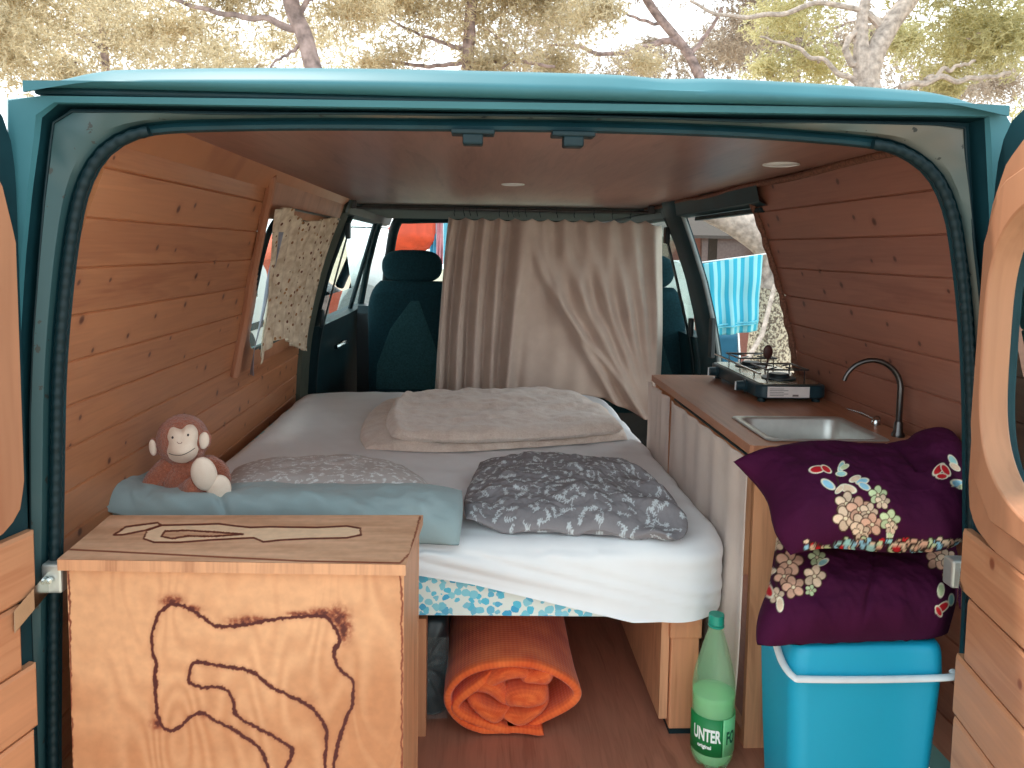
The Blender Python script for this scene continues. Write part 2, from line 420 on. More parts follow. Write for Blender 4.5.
def cushion(mb, bottom, top, left, right, th_up, th_dn, nu=80, nv=50, up=(0, 0, 1), wr=0.006, wscale=9, seed=0, power=4, extra=None, colf=None, stretch=(1, 1, 1), floor=None, pxcol=False):
    """soft body between four edge curves: bottom,top run along u; left,right along v"""
    B, T = resample(cr(bottom), nu), resample(cr(top), nu); L, Rr = resample(cr(left), nv), resample(cr(right), nv)
    u = np.linspace(0, 1, nu)[:, None, None]; v = np.linspace(0, 1, nv)[None, :, None]
    S = (1 - v) * B[:, None] + v * T[:, None] + (1 - u) * L[None] + u * Rr[None] - ((1 - u) * (1 - v) * B[0] + u * (1 - v) * B[-1] + (1 - u) * v * T[0] + u * v * T[-1])
    U = u[..., 0] + 0 * v[..., 0]; V = v[..., 0] + 0 * u[..., 0]
    f = ((1 - np.abs(2 * U - 1) ** power) * (1 - np.abs(2 * V - 1) ** power)) ** 0.55
    up = np.array(Vector(up).normalized())
    w1 = fbm(S * np.array(stretch), wscale, seed) ; w2 = fbm(S * np.array(stretch), wscale * 3, seed + 7)
    W = (w1 + 0.35 * w2) * wr * (0.35 + 0.65 * f)
    if extra is not None: W = W + extra(U, V)
    top_s = S + up * (th_up * f + W)[..., None]; bot = S - up * (th_dn * f - W * (f < 0.3))[..., None]
    if floor is not None:
        top_s[..., 2] = np.maximum(top_s[..., 2], floor + 0.0015); bot[..., 2] = np.maximum(bot[..., 2], floor)
    uvs = np.stack([U, V], -1); c1 = c2 = None
    if colf is not None: c1, c2 = (colf(U, V), None) if not pxcol else (colf(top_s), colf(bot))
    if c2 is None: c2 = c1
    mb.grid(top_s, uv=uvs, col=c1); mb.grid(bot, flip=True, uv=uvs, col=c2)
    return top_s

# raster painting of pattern masks in (u,v) metres
def seg_dist(X, Y, pts):
    d = np.full(X.shape, 1e9)
    for (x0, y0), (x1, y1) in zip(pts[:-1], pts[1:]):
        dx, dy = x1 - x0, y1 - y0; L = dx * dx + dy * dy + 1e-12
        t = np.clip(((X - x0) * dx + (Y - y0) * dy) / L, 0, 1)
        d = np.minimum(d, np.hypot(X - x0 - t * dx, Y - y0 - t * dy))
    return d
def ell(X, Y, cx, cy, a, b, ang):
    c, s = math.cos(ang), math.sin(ang); x = (X - cx) * c + (Y - cy) * s; y = -(X - cx) * s + (Y - cy) * c
    return np.hypot(x / a, y / b)
def inpoly(X, Y, poly):
    c = np.zeros(X.shape, bool); n = len(poly)
    for i in range(n):
        x0, y0 = poly[i]; x1, y1 = poly[(i + 1) % n]
        if y0 == y1: continue
        m = ((y0 > Y) != (y1 > Y)) & (X < (x1 - x0) * (Y - y0) / (y1 - y0) + x0); c ^= m
    return c

# ================================================================== THE VAN
CX = 0.12                       # centre line of the van
PROF = [(0.0, 0.885), (0.30, 0.885), (0.55, 0.872), (0.66, 0.86), (0.80, 0.832), (0.95, 0.792), (1.11, 0.735), (1.20, 0.70), (1.262, 0.68)]
def lean(z): return -0.62 * max(0.0, z - 0.80) ** 1.3
def halfw(z):
    return float(np.interp(z, [p[0] for p in PROF], [p[1] for p in PROF]))
CEIL = 1.262
Y_REAR, Y_CAB = 1.27, 3.28

floor = MB(); floor.bx(CX - 0.86, CX + 0.80, 1.15, 5.3, -0.03, 0.0)
props(floor.build('floor', M['floorwood'], smooth=False), 'reddish wood-look vinyl floor of the van', kind='structure')
c = MB(); c.bx(CX - 0.70, CX + 0.70, 1.268, 3.66, CEIL, CEIL + 0.012)
props(c.build('ceiling', M['ceil'], smooth=False), 'reddish wood veneer ceiling lining of the van', kind='structure')

def plank_wall(name, side, y0, y1, mat, z0=0.0, z1=1.262, hole=None, thick=0.012, y1f=None):
    """tongue and groove boards bent along the van side, each with a V groove"""
    zs = np.linspace(z0, z1, 200); pr = np.array([(halfw(z), z) for z in zs]); s = np.r_[0, np.cumsum(np.linalg.norm(np.diff(pr, axis=0), axis=1))]
    pw = 0.086; nP = int(s[-1] / pw) + 1; pts = []
    for k in range(nP):
        for a, ins in ((0.0, -0.004), (0.035, 0.0), (0.5, 0.0), (0.965, 0.0)):
            t = (k + a) * pw
            if t > s[-1]: break
            w = np.interp(t, s, pr[:, 0]); z = np.interp(t, s, pr[:, 1]); pts.append((w - ins, z, (k + a) + 0.001))
    pts.append((pr[-1, 0], pr[-1, 1], s[-1] / pw))
    ys = np.linspace(y0, y1, 16); P = []; UV = []
    for w, z, a in pts:
        yy = ys if y1f is None else np.linspace(y0, y1f(z), 16)
        P.append([(CX + side * w, y, z) for y in yy]); UV.append([(y, a) for y in yy])
    mb = MB(); mb.grid(P, uv=UV); 
    P2 = [[(q[0] + side * thick, q[1], q[2]) for q in row] for row in P]
    mb.grid(P2, uv=UV)
    for j in (0, len(ys) - 1):
        mb.grid([[P[i][j], P2[i][j]] for i in range(len(pts))], uv=[[UV[i][j]] * 2 for i in range(len(pts))])
    return props(mb.build(name, mat, smooth=True, angle=12), kind='structure')
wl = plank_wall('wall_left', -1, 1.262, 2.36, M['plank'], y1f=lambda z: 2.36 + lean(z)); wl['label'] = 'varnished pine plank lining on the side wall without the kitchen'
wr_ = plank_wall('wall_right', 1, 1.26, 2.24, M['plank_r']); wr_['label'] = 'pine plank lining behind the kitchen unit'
wl2 = plank_wall('wall_left_front', -1, 2.36, Y_CAB, M['plank'], z1=0.68); wl2['label'] = 'pine planks below the curtained side window'

def wallhit(px, py, side, ins=0.0):
    d = at(px, py, Y=1.0) - Vector((0, 0, CAMZ)); t = 0.8
    while t < 6:
        p = Vector((0, 0, CAMZ)) + d * t
        if side * (p.x - CX) >= halfw(p.z) - ins: return p
        t += 0.002
    return p
# wooden cornice between the left planks and the ceiling
mb = MB()
mb.prism([(CX - 0.70, 1.222), (CX - 0.662, 1.262), (CX - 0.655, 1.262), (CX - 0.69, 1.215)], 2.36, 'Y', 1.26)
props(mb.build('trim_1', M['plank'], smooth=False), 'wooden batten along the ceiling edge', kind='structure')
# brown cord along the right ceiling edge and the end of the right planks
pts = [(CX + 0.672, y, CEIL - 0.008 + 0.003 * math.sin(y * 9)) for y in np.linspace(1.27, 3.6, 60)]
props(MB().tube(pts, 0.009, 8).build('trim_2', M['cordtrim']), 'brown cord covering the ceiling joint above the kitchen', kind='structure')
pts = [(CX + halfw(z) - 0.006, 2.245 + 0.002 * math.sin(z * 60), z) for z in np.linspace(0.66, 1.255, 50)]
props(MB().tube(pts, [0.010 + 0.002 * math.sin(i * 1.3) for i in range(50)], 8).build('trim_3', M['cordtrim']), 'brown cord on the end of the planks at the sliding door', kind='structure')

# plywood panel with the window opening on the left side (curved sheet with a real hole)
def side_sheet(side, yf, zf, thick, hole=None, ny=60, nz=60, off=0.0, y0f=None):
    mb = MB(); vs = {}; 
    ys = np.linspace(yf[0], yf[1], ny); zs = np.linspace(zf[0], zf[1], nz)
    def W(y, z, d): return (CX + side * (halfw(z) + off - d), y, z)
    cells = [[hole is None or not hole((ys[i] + ys[i + 1]) / 2, (zs[j] + zs[j + 1]) / 2) for j in range(nz - 1)] for i in range(ny - 1)]
    fs = []; idx = {}; V = []
    def vid(i, j, k):
        if (i, j, k) not in idx:
            idx[(i, j, k)] = len(V); yv = ys[i]
            if y0f is not None: yv = yv + y0f(zs[j]) * max(0.0, 1 - i / 10)
            V.append(W(yv, zs[j], thick if k else 0.0))
        return idx[(i, j, k)]
    for i in range(ny - 1):
        for j in range(nz - 1):
            if not cells[i][j]: continue
            for k in (0, 1):
                fs.append((vid(i, j, k), vid(i + 1, j, k), vid(i + 1, j + 1, k), vid(i, j + 1, k)))
            for di, dj, e in ((-1, 0, ((i, j), (i, j + 1))), (1, 0, ((i + 1, j), (i + 1, j + 1))), (0, -1, ((i, j), (i + 1, j))), (0, 1, ((i, j + 1), (i + 1, j + 1)))):
                a, b = i + di, j + dj
                if not (0 <= a < ny - 1 and 0 <= b < nz - 1) or not cells[a][b]:
                    (p, q), (r_, t_) = e; fs.append((vid(p, q, 0), vid(r_, t_, 0), vid(r_, t_, 1), vid(p, q, 1)))
    mb.add(V, fs); return mb
WY0, WY1, WZ0, WZ1 = 2.42, 3.16, 0.715, 1.150
def whole(y, z, g=0.0):
    yy = (y - lean(z) * .8 - (WY0 + WY1) / 2) / ((WY1 - WY0) / 2 + g); zz = (z - (WZ0 + WZ1) / 2) / ((WZ1 - WZ0) / 2 + g)
    return abs(yy) ** 7 + abs(zz) ** 5 < 1
win = side_sheet(-1, (2.345, 3.29), (0.665, 1.25), 0.014, whole, 170, 110, off=0.0, y0f=lean).build('window_1', M['ply_panel'], smooth=False)
props(win, 'plywood surround of the side window with the floral curtain', kind='structure')
# raised batten at the joint between planks and plywood
pts = [(CX - halfw(z) + 0.012, 2.352 + lean(z), z) for z in np.linspace(0.66, 1.25, 30)]
MB().tube(pts, 0.012, 8).build('window_trim', M['ply_panel'], win)
edge = [(CX - halfw(z) + 0.004, y + lean(z) * .8, z) for y, z in [((WY0 + WY1) / 2 + math.copysign(abs(math.cos(t)) ** (2 / 7), math.cos(t)) * (WY1 - WY0) / 2, (WZ0 + WZ1) / 2 + math.copysign(abs(math.sin(t)) ** (2 / 5), math.sin(t)) * (WZ1 - WZ0) / 2) for t in np.linspace(0, 2 * math.pi, 90)]]
MB().tube(edge, 0.009, 8).build('rubber_seal', M['rubber'], win)
g = side_sheet(-1, (WY0 - 0.22, WY1 + 0.02), (WZ0 - 0.02, WZ1 + 0.02), 0.004, None, 12, 12, off=0.03)
g.build('pane', M['glass'], win)

# outer skin of the left side (keeps daylight out, seen from other positions)
def body_hole(y, z): return whole(y, z, 0.01)
sk = side_sheet(-1, (1.25, 3.32), (-0.12, 1.30), 0.004, body_hole, 70, 60, off=0.062).build('wall_left_outer', M['paint'], smooth=True)
props(sk, 'blue-green painted outer side of the van', kind='structure')
sk = side_sheet(1, (1.25, 2.27), (-0.12, 1.30), 0.004, None, 20, 40, off=0.062).build('wall_right_outer', M['paint'], smooth=True)
props(sk, 'blue-green painted outer side behind the sliding door opening', kind='structure')

# roof shell
RX0, RX1 = at(29, 90, Y=1.2).x, at(1003, 105, Y=1.2).x
def roof():
    mb = MB(); xs = np.linspace(-1, 1, 61); P = []
    for s in xs:
        e = abs(s); drop = 0.020 * e ** 2.5 + 0.018 * max(0, e - 0.88) / 0.12
        x = RX0 + (RX1 - RX0) * (s + 1) / 2
        yb = 1.190 + 0.0 * e
        sec = [(yb + 0.03, 1.292), (yb + 0.002, 1.293), (yb - 0.006, 1.299), (yb - 0.006, 1.306), (yb + 0.0, 1.312), (yb + 0.012, 1.325), (yb + 0.03, 1.333), (yb + 0.06, 1.342), (yb + 0.2, 1.353), (2.4, 1.37), (4.2, 1.37), (4.6, 1.31)]
        dent = 0.004 * math.exp(-((x - 0.30) / 0.05) ** 2)
        row = []
        for i, (y, z) in enumerate(sec):
            k = min(1, i / 5.0)
            row.append((x, y + (dent if 3 < i < 7 else 0), z - drop * (0.25 + 0.75 * k) * (0.15 if i < 3 else 1) - (dent if i > 3 else 0)))
        P.append(row)
    mb.grid(P); return mb
rf = roof().build('roof', M['paint'], smooth=True, angle=60)
props(rf, 'blue-green painted roof edge above the rear opening', kind='structure')

# rear frame: nested bands around the opening
def opening():
    """inner edge of the rear opening, from lower left up, over, down right (x, z)"""
    px = [(60, 930), (57, 768), (58, 600), (60, 480), (62, 380), (68, 300), (76, 235), (86, 190), (102, 160), (124, 143), (157, 134), (230, 131), (330, 130), (450, 131), (560, 132), (680, 135), (780, 140), (872, 148), (905, 157), (932, 178), (948, 212), (956, 255), (963, 320), (967, 400), (968, 500), (967, 620), (958, 768), (948, 930)]
    pts = [at(a, b, Y=1.233) for a, b in px]
    return resample(cr([(p.x, p.z) for p in pts], 8), 160)
OP = opening()
tn = np.gradient(OP, axis=0); tn /= np.linalg.norm(tn, axis=1)[:, None]
NRM = np.stack([-tn[:, 1], tn[:, 0]], 1)          # outward
def band(offs, name, mat, label=None, parent=None, i0=0, i1=160, **kw):
    P = [[(OP[i, 0] + NRM[i, 0] * d * sc(i, d), y, OP[i, 1] + NRM[i, 1] * d * sc(i, d)) for d, y in offs] for i in range(i0, i1)]
    o = MB().grid(P).build(name, mat, parent, smooth=True, angle=50, **kw)
    if label: props(o, label, kind='structure')
    return o
def sc(i, d):
    return 1.0 - 0.10 * abs(NRM[i, 1]) ** 2
def cast(poly, i, off):
    """where the line outward from the opening's edge meets a measured outline"""
    d_ = off * sc(i, off); p = np.array((OP[i, 0] + NRM[i, 0] * d_, OP[i, 1] + NRM[i, 1] * d_)); c0 = np.array((0.08, 0.55))
    Q = [(q.x, q.z) for q in (at(a_, b_, Y=1.215) for a_, b_ in poly)]; Q = [(Q[0][0], Q[0][1] - 1)] + Q + [(Q[-1][0], Q[-1][1] - 1)]
    if p[1] < 0.8: o = np.array((c0[0], p[1])); r = np.array((math.copysign(1, p[0] - c0[0]), 0.0))
    elif p[1] < 1.0:
        o = np.array((c0[0], 0.8 + (p[1] - 0.8) * 0.3 - 0.25 * (p[1] - .8) / .2 * 0)); r = p - o
    else: o = np.array((c0[0], 0.86)); r = p - o
    best = None
    for (ax, az), (bx_, bz) in zip(Q[:-1], Q[1:]):
        ex, ez = bx_ - ax, bz - az; den = r[0] * ez - r[1] * ex
        if abs(den) < 1e-12: continue
        t = ((ax - o[0]) * ez - (az - o[1]) * ex) / den; u = ((ax - o[0]) * r[1] - (az - o[1]) * r[0]) / den
        if t > 0 and -1e-6 <= u <= 1 + 1e-6 and (best is None or t < best): best = t
    return o + r * best
L_IN = [(38, 930), (34, 768), (28, 600), (27, 420), (30, 340), (36, 260), (41, 200), (47, 145), (52, 110)]
R_IN = [(968, 124), (970, 160), (975, 215), (981, 280), (984, 400), (981, 540), (975, 640), (967, 768), (956, 930)]
L_OUT = [(33, 930), (28, 768), (22, 600), (20, 420), (21, 340), (26, 260), (33, 190), (40, 140), (44, 104)]
R_OUT = [(984, 118), (986, 160), (989, 220), (992, 280), (993, 400), (989, 540), (982, 640), (973, 768), (962, 930)]
L_SK = [(30, 930), (24, 768), (18, 600), (12, 420), (11, 300), (11, 200), (10, 120), (10, 96)]
R_SK = [(1009, 110), (1008, 180), (1005, 300), (1001, 400), (994, 520), (986, 640), (978, 768), (966, 930)]
E1, E2, E3 = [], [], []
for i in range(160):
    p0 = np.array((OP[i, 0] + NRM[i, 0] * .022 * sc(i, .022), OP[i, 1] + NRM[i, 1] * .022 * sc(i, .022)))
    q1, q2, q3 = cast(L_IN + R_IN, i, .022), cast(L_OUT + R_OUT, i, .022), cast(L_SK + R_SK, i, .022)
    def keep(p, q, m):
        d = float(np.dot(q - p, NRM[i])); return q if d >= m else q + NRM[i] * (m - d)
    q1 = keep(p0, q1, .004); q2 = keep(q1, q2, .004); q3 = keep(q2, q3, .003); E1.append(q1); E2.append(q2); E3.append(q3)
def strip(rows, name, mat, parent=None):
    return MB().grid([[(p[0], y, p[1]) for p, y in rows(i)] for i in range(160)]).build(name, mat, parent, smooth=True, angle=45)
fr = band([(0.045, 1.262), (0.012, 1.262), (0.002, 1.252), (0.004, 1.240), (0.010, 1.238), (0.019, 1.246), (0.022, 1.238)], 'trim_4', M['paint_dk'], 'dark painted inner flange of the rear door opening')
A0 = [np.array((OP[i, 0] + NRM[i, 0] * .022 * sc(i, .022), OP[i, 1] + NRM[i, 1] * .022 * sc(i, .022))) for i in range(160)]
strip(lambda i: [(A0[i], 1.238), (A0[i] * .85 + E1[i] * .15, 1.228), (A0[i] * .1 + E1[i] * .9, 1.222), (E1[i], 1.226)], 'frame_face', M['paint_in'], fr)
strip(lambda i: [(E1[i], 1.226), (E1[i] * .9 + E2[i] * .1, 1.245), (E1[i] * .2 + E2[i] * .8, 1.245), (E2[i], 1.214)], 'rain_channel', M['paint_dk'], fr)
MB().tube([(E1[i][0], 1.224, E1[i][1]) for i in range(160)], 0.0022, 8).build('rubber_seal', M['rubber'], fr)
# ribbed edge seal, only around the corners and down the sides
def seal(i0, i1, name, label):
    pts = []; rad = []
    idx = np.linspace(i0, i1, 420)
    for q in idx:
        x = np.interp(q, range(160), OP[:, 0]); z = np.interp(q, range(160), OP[:, 1]); nx = np.interp(q, range(160), NRM[:, 0]); nz = np.interp(q, range(160), NRM[:, 1])
        pts.append((x + nx * 0.006, 1.233, z + nz * 0.006)); rad.append(0.0085 + 0.0007 * math.sin(q * 9))
    o = MB().tube(pts, rad, 12).build(name, M['rubber']); return props(o, label, kind='structure')
iL = int(np.argmin(np.hypot(OP[:, 0] - at(157, 134, Y=1.233).x, OP[:, 1] - at(157, 134, Y=1.233).z))); iR = int(np.argmin(np.hypot(OP[:, 0] - at(874, 148, Y=1.233).x, OP[:, 1] - at(874, 148, Y=1.233).z)))
seal(0, iL, 'trim_5', 'ribbed rubber seal around the corner beside the plywood box')
seal(iR, 159, 'trim_6', 'ribbed rubber seal around the corner beside the cushions')
# outer skin of the rear corners and header
props(strip(lambda i: [(E2[i], 1.214), (E2[i] * .9 + E3[i] * .1, 1.206), (E2[i] * .1 + E3[i] * .9, 1.203), (E3[i], 1.208), (E3[i] + NRM[i] * .004, 1.30)], 'trim_7', M['paint']), 'painted outer skin around the rear opening', kind='structure')
mb = MB(); mb.bx(at(30, 100, Y=1.2).x, at(1000, 110, Y=1.2).x, 1.209, 1.30, 1.281, 1.292)
props(mb.build('trim_9', M['paint_dk'], smooth=False, bevel=0.004), 'dark rain gutter under the roof edge', kind='structure')
# latch strikers under the lintel
for x0 in (at(473, 130, Y=1.23).x, at(573, 132, Y=1.23).x):
    b = empty('door_latch', (x0, 1.23, 1.235), 'small dark door striker under the lintel, ' + ('the one over the cab seat side' if x0 < 0.05 else 'the one over the middle of the curtain'), 'latch', 'door strikers')
    mb = MB(); mb.bx(x0 - 0.034, x0 + 0.034, 1.215, 1.25, 1.238, 1.246); mb.build('plate', M['rubber'], b, smooth=False, bevel=0.002)
    mb = MB(); mb.bx(x0 - 0.016, x0 + 0.016, 1.216, 1.245, 1.222, 1.239); mb.build('block', M['rubber'], b, smooth=False, bevel=0.003)

# ceiling lamps
for (px, py, r_, lab) in ((513, 184, 0.036, 'flush round ceiling light in the middle of the ceiling before the curtain'), (781, 164, 0.040, 'flush round ceiling light over the kitchen side')):
    p = at(px, py, Z=CEIL)
    e = empty('ceiling_light', p, lab, 'ceiling light', 'flush ceiling lights')
    MB().lathe([(r_ * 0.8, -0.001), (r_ * 0.86, -0.004), (r_, -0.003), (r_, 0.0)], p, 40).build('ring', M['white'], e)
    MB().lathe([(0.0005, -0.0035), (r_ * 0.5, -0.0035), (r_ * 0.82, -0.0015)], p, 40).build('lens', M['white'], e)

# ------------------------------------------------------------------ rear doors
def rear_door(side, name, hinge, dirv, label):
    """inner face: panelled; local s along dirv from the hinge, z up, inward normal n"""
    d = Vector((dirv[0], dirv[1], 0)).normalized(); n = Vector((d.y, -d.x, 0)) * (1 if side < 0 else -1)
    if side < 0 and n.x < 0: n = -n
    if side > 0 and n.x > 0: n = -n
    H = Vector(hinge)
    def P(s, z, t=0.0):
        lean = 0.0
        return H + d * s + Vector((0, 0, z)) + n * t
    W_ = 0.76
    def outline(z):   # distance of the door's hinge edge from the hinge line
        return 0.0
    # shell
    shell = [(0.0, -0.10), (0.0, 1.16), (0.008, 1.22), (0.03, 1.262), (0.08, 1.28), (W_, 1.285), (W_, -0.10)]
    def hole_z(): return None
    wz0, wz1, ws0, ws1 = 0.68, 1.16, 0.17 if side < 0 else 0.046, W_ - 0.08
    def sheet(outl, hole, t0, t1, nm, mat, parent, bevel=0.0, ins=0):
        """plate with a rounded hole, outline and hole in (s,z)"""
        o = resample(np.array(outl + [outl[0]]), 121)[:-1]
        if hole is None:
            bm = MB(); N_ = len(outl)
            vs = [P(s, z, t0) for s, z in outl] + [P(s, z, t1) for s, z in outl]
            fs = [tuple(range(N_)), tuple(range(N_, 2 * N_))[::-1]] + [(i, i + N_, (i + 1) % N_ + N_, (i + 1) % N_) for i in range(N_)]
            return MB().add(vs, fs, [(a, b) for a, b in outl] * 2).build(nm, mat, parent, smooth=False, bevel=bevel)
        cx = (hole[0] + hole[1]) / 2; cz = (hole[2] + hole[3]) / 2
        ring = []
        for (s, z) in o:
            a = math.atan2((z - cz) / (hole[3] - cz), (s - cx) / (hole[1] - cx)); e = 2 / 3.5
            ring.append((cx + math.copysign(abs(math.cos(a)) ** e, math.cos(a)) * (hole[1] - cx), cz + math.copysign(abs(math.sin(a)) ** e, math.sin(a)) * (hole[3] - cz)))
        PP = [[P(*o[i], t0), P(*o[i], t1), P(*ring[i], t1), P(*ring[i], t0)] for i in range(len(o))]
        return MB().grid(PP, closeu=True, closev=True).build(nm, mat, parent, smooth=True, angle=40, bevel=bevel)
    root = sheet(shell, (ws0, ws1, wz0, wz1), -0.032, -0.004, name, M['paint_dk'], None)
    props(root, label, kind='structure')
    so = 0.020 if side < 0 else 0.012
    up = [(so, 0.70), (so, 1.06), (so + 0.02, 1.14), (so + 0.055, 1.20), (so + 0.11, 1.235), (W_ - 0.1, 1.24), (W_ - 0.03, 1.18), (W_ - 0.02, 0.62), (so + 0.09, 0.62), (so + 0.03, 0.635), (so + 0.008, 0.66)]
    sheet(up, (ws0, ws1, wz0 + 0.005, wz1), -0.002, 0.012, 'plywood_panel', M['door_ply'], root)
    sheet([(s * 0.9 + 0.05 if False else s, z) for s, z in [(ws0 - 0.020, 0.80), (ws0 - 0.014, 1.08), (ws0 + 0.03, 1.17), (ws0 + 0.1, 1.19), (ws1, 1.19), (ws1 + .02, 1.1), (ws1 + .02, 0.74), (ws1 - .04, .66), (ws0 + 0.06, 0.665), (ws0 - 0.005, 0.72)]], (ws0 + 0.004, ws1 - .004, wz0 + 0.012, wz1 - 0.006), -0.020, 0.022, 'window_surround', M['door_ply'], root, bevel=0.003)
    # planks of the lower half with V joints, each its own course in the mesh
    mb = MB(); pw = 0.105; z = 0.618; k = 0
    ofs = [0.0, 0.0, 0.004, 0.012, 0.008, 0.014, 0.008, 0.0]
    while z > -0.05:
        z1 = z; z0 = z - pw + 0.003; s0 = 0.004 + ofs[k % 8] * (1 if side < 0 else 0.6)
        notch = (k == 1)
        s0b = s0 + (0.030 if notch else 0)
        a = [(s0 + 0.004, z1), (W_ - 0.02, z1), (W_ - 0.02, z0), (s0 + 0.004, z0)]
        vs = []; uv = []
        for t, ins in ((-0.002, 0.0), (0.010, 0.0), (0.014, 0.005)):
            for (s, zz), (sx, sz) in zip(((s0b, z1), (W_ - 0.02, z1), (W_ - 0.02, z0), (s0b, z0)), ((1, -1), (-1, -1), (-1, 1), (1, 1))):
                vs.append(P(s + sx * ins, zz + sz * ins, t)); uv.append((s, k + 0.5 + (zz - (z0 + z1) / 2) / pw * 0.98))
        fs = [(i * 4 + j, i * 4 + (j + 1) % 4, (i + 1) * 4 + (j + 1) % 4, (i + 1) * 4 + j) for i in (0, 1) for j in range(4)] + [(8, 9, 10, 11)]
        mb.add(vs, fs, uv); z -= pw; k += 1
    mb.build('plank_panel', M['door_plank'], root, smooth=False)
    gl = MB().add([P(ws0 - .004, wz0 - .004, -0.029), P(ws1 + .004, wz0 - .004, -0.029), P(ws1 + .004, wz1 + .004, -0.029), P(ws0 - .004, wz1 + .004, -0.029), P(ws0 - .004, wz0 - .004, -0.026), P(ws1 + .004, wz0 - .004, -0.026), P(ws1 + .004, wz1 + .004, -0.026), P(ws0 - .004, wz1 + .004, -0.026)], [(0, 1, 2, 3), (7, 6, 5, 4), (0, 4, 5, 1), (1, 5, 6, 2), (2, 6, 7, 3), (3, 7, 4, 0)]).build('pane', M['glass'], root, smooth=False)
    return root, P
dl, PL = rear_door(-1, 'door_1', (-0.684, 1.195, 0), (-0.26, -0.97), 'open rear door panelled with plywood and pale pine planks, metal strap at its hinge')
dr, PR = rear_door(1, 'door_2', (0.812, 1.190, 0), (-0.17, -0.985), 'open rear door beside the cushions and the blue cool box, panelled in plywood and planks')
# hinge strap of the left door
def strap(P, parent, side, hx):
    mb = MB(); z = 0.515
    a, b = (P(0.050, z - 0.020, 0.018), P(0.012, z, 0.018)) if side < 0 else (P(0.022, z - .008, 0.018), P(0.010, z, 0.016))
    q = [Vector(a), Vector(b), Vector((hx, 1.225, z + 0.012))]
    vs = []
    for p in q:
        for dz in (-0.017, 0.017):
            vs.append(p + Vector((0, 0, dz)))
    off = Vector((side * -0.0, -0.004, 0))
    vs += [v + off for v in vs]
    fs = [(0, 1, 3, 2), (2, 3, 5, 4), (6, 8, 9, 7), (8, 10, 11, 9), (0, 2, 8, 6), (2, 4, 10, 8), (1, 7, 9, 3), (3, 9, 11, 5), (0, 6, 7, 1), (4, 5, 11, 10)]
    mb.add(vs, fs); o = mb.build('hinge_strap', M['chrome'], parent, smooth=False, bevel=0.003)
    mb = MB(); c0 = Vector((hx - side * 0.004, 1.222, z + 0.014)); mb.bx(c0.x - 0.016, c0.x + 0.016, 1.212, 1.24, c0.z - 0.024, c0.z + 0.024); mb.build('hinge_plate', M['steel'], parent, smooth=False, bevel=0.004)
    mb = MB(); mb.lathe([(0.001, 0.0), (0.005, 0.0), (0.005, -0.006), (0.001, -0.007)], c0 + Vector((0, -0.012, 0.0)), 14, axis=Matrix.Rotation(R(-90), 3, 'X')); mb.build('bolt', M['chrome'], parent)
strap(PL, dl, -1, -0.668); strap(PR, dr, 1, 0.822)

# ------------------------------------------------------------------ sliding door side and cab
mb = MB()
P = []
for z in np.linspace(-0.05, 1.262, 30):
    w = CX + halfw(z); P.append([(w - 0.03, 3.10, z), (w - 0.025, 3.05, z), (w - 0.005, 3.02, z), (w + 0.01, 3.02, z), (w + 0.03, 3.22, z), (w - 0.02, 3.24, z), (w - 0.035, 3.18, z)])
MB_ = MB().grid(P, closev=True).build('trim_10', M['paint_dk'], smooth=True, angle=40)
props(MB_, 'dark green door pillar beside the sliding door opening', kind='structure')
pts = [(CX + halfw(z) - 0.004, 3.022, z) for z in np.linspace(0.3, 1.235, 30)]
MB().tube(pts, 0.009, 8).build('rubber_seal', plain('grey_seal', (120, 132, 134), 0.5), MB_)
mb = MB(); mb.bx(CX + halfw(0.72) - 0.030, CX + halfw(0.72) - 0.012, 3.00, 3.04, 0.64, 0.80); mb.build('door_striker', M['blackpl'], MB_, smooth=False, bevel=0.004)
# door rail over the opening
P = []
for y in np.linspace(2.15, 5.0, 12):
    P.append([(CX + 0.665, y, 1.250), (CX + 0.675, y, 1.205), (CX + 0.70, y, 1.195), (CX + 0.75, y, 1.20), (CX + 0.77, y, 1.27), (CX + 0.70, y, 1.30)])
rl = props(MB().grid(P, closev=True).build('trim_11', M['paint_dk'], smooth=True, angle=30), 'dark door rail over the sliding door opening', kind='structure')
mb = MB(); mb.bx(CX + 0.695, CX + 0.72, 2.2, 2.86, 1.178, 1.192); mb.build('guide_rail', M['rubber'], rl, smooth=False, bevel=0.002)
# left counterpart: header and B pillar
P = []
for y in np.linspace(3.30, 5.0, 8):
    P.append([(CX - 0.655, y, 1.258), (CX - 0.672, y, 1.205), (CX - 0.70, y, 1.195), (CX - 0.75, y, 1.20), (CX - 0.77, y, 1.27), (CX - 0.70, y, 1.30)])
props(MB().grid(P, closev=True).build('trim_12', M['paint_dk'], smooth=True, angle=30), 'dark header over the cab door beside the empty seat', kind='structure')
P = []
for z in np.linspace(-0.05, 1.262, 30):
    w = CX - halfw(z); P.append([(w + 0.015, 3.29, z), (w + 0.03, 3.38, z), (w + 0.0, 3.50, z), (w - 0.045, 3.50, z), (w - 0.05, 3.27, z)])
lb = props(MB().grid(P, closev=True).build('trim_13', plain('olive_pillar', (70, 74, 62), 0.7), smooth=True, angle=40), 'olive grey pillar behind the cab door', kind='structure')

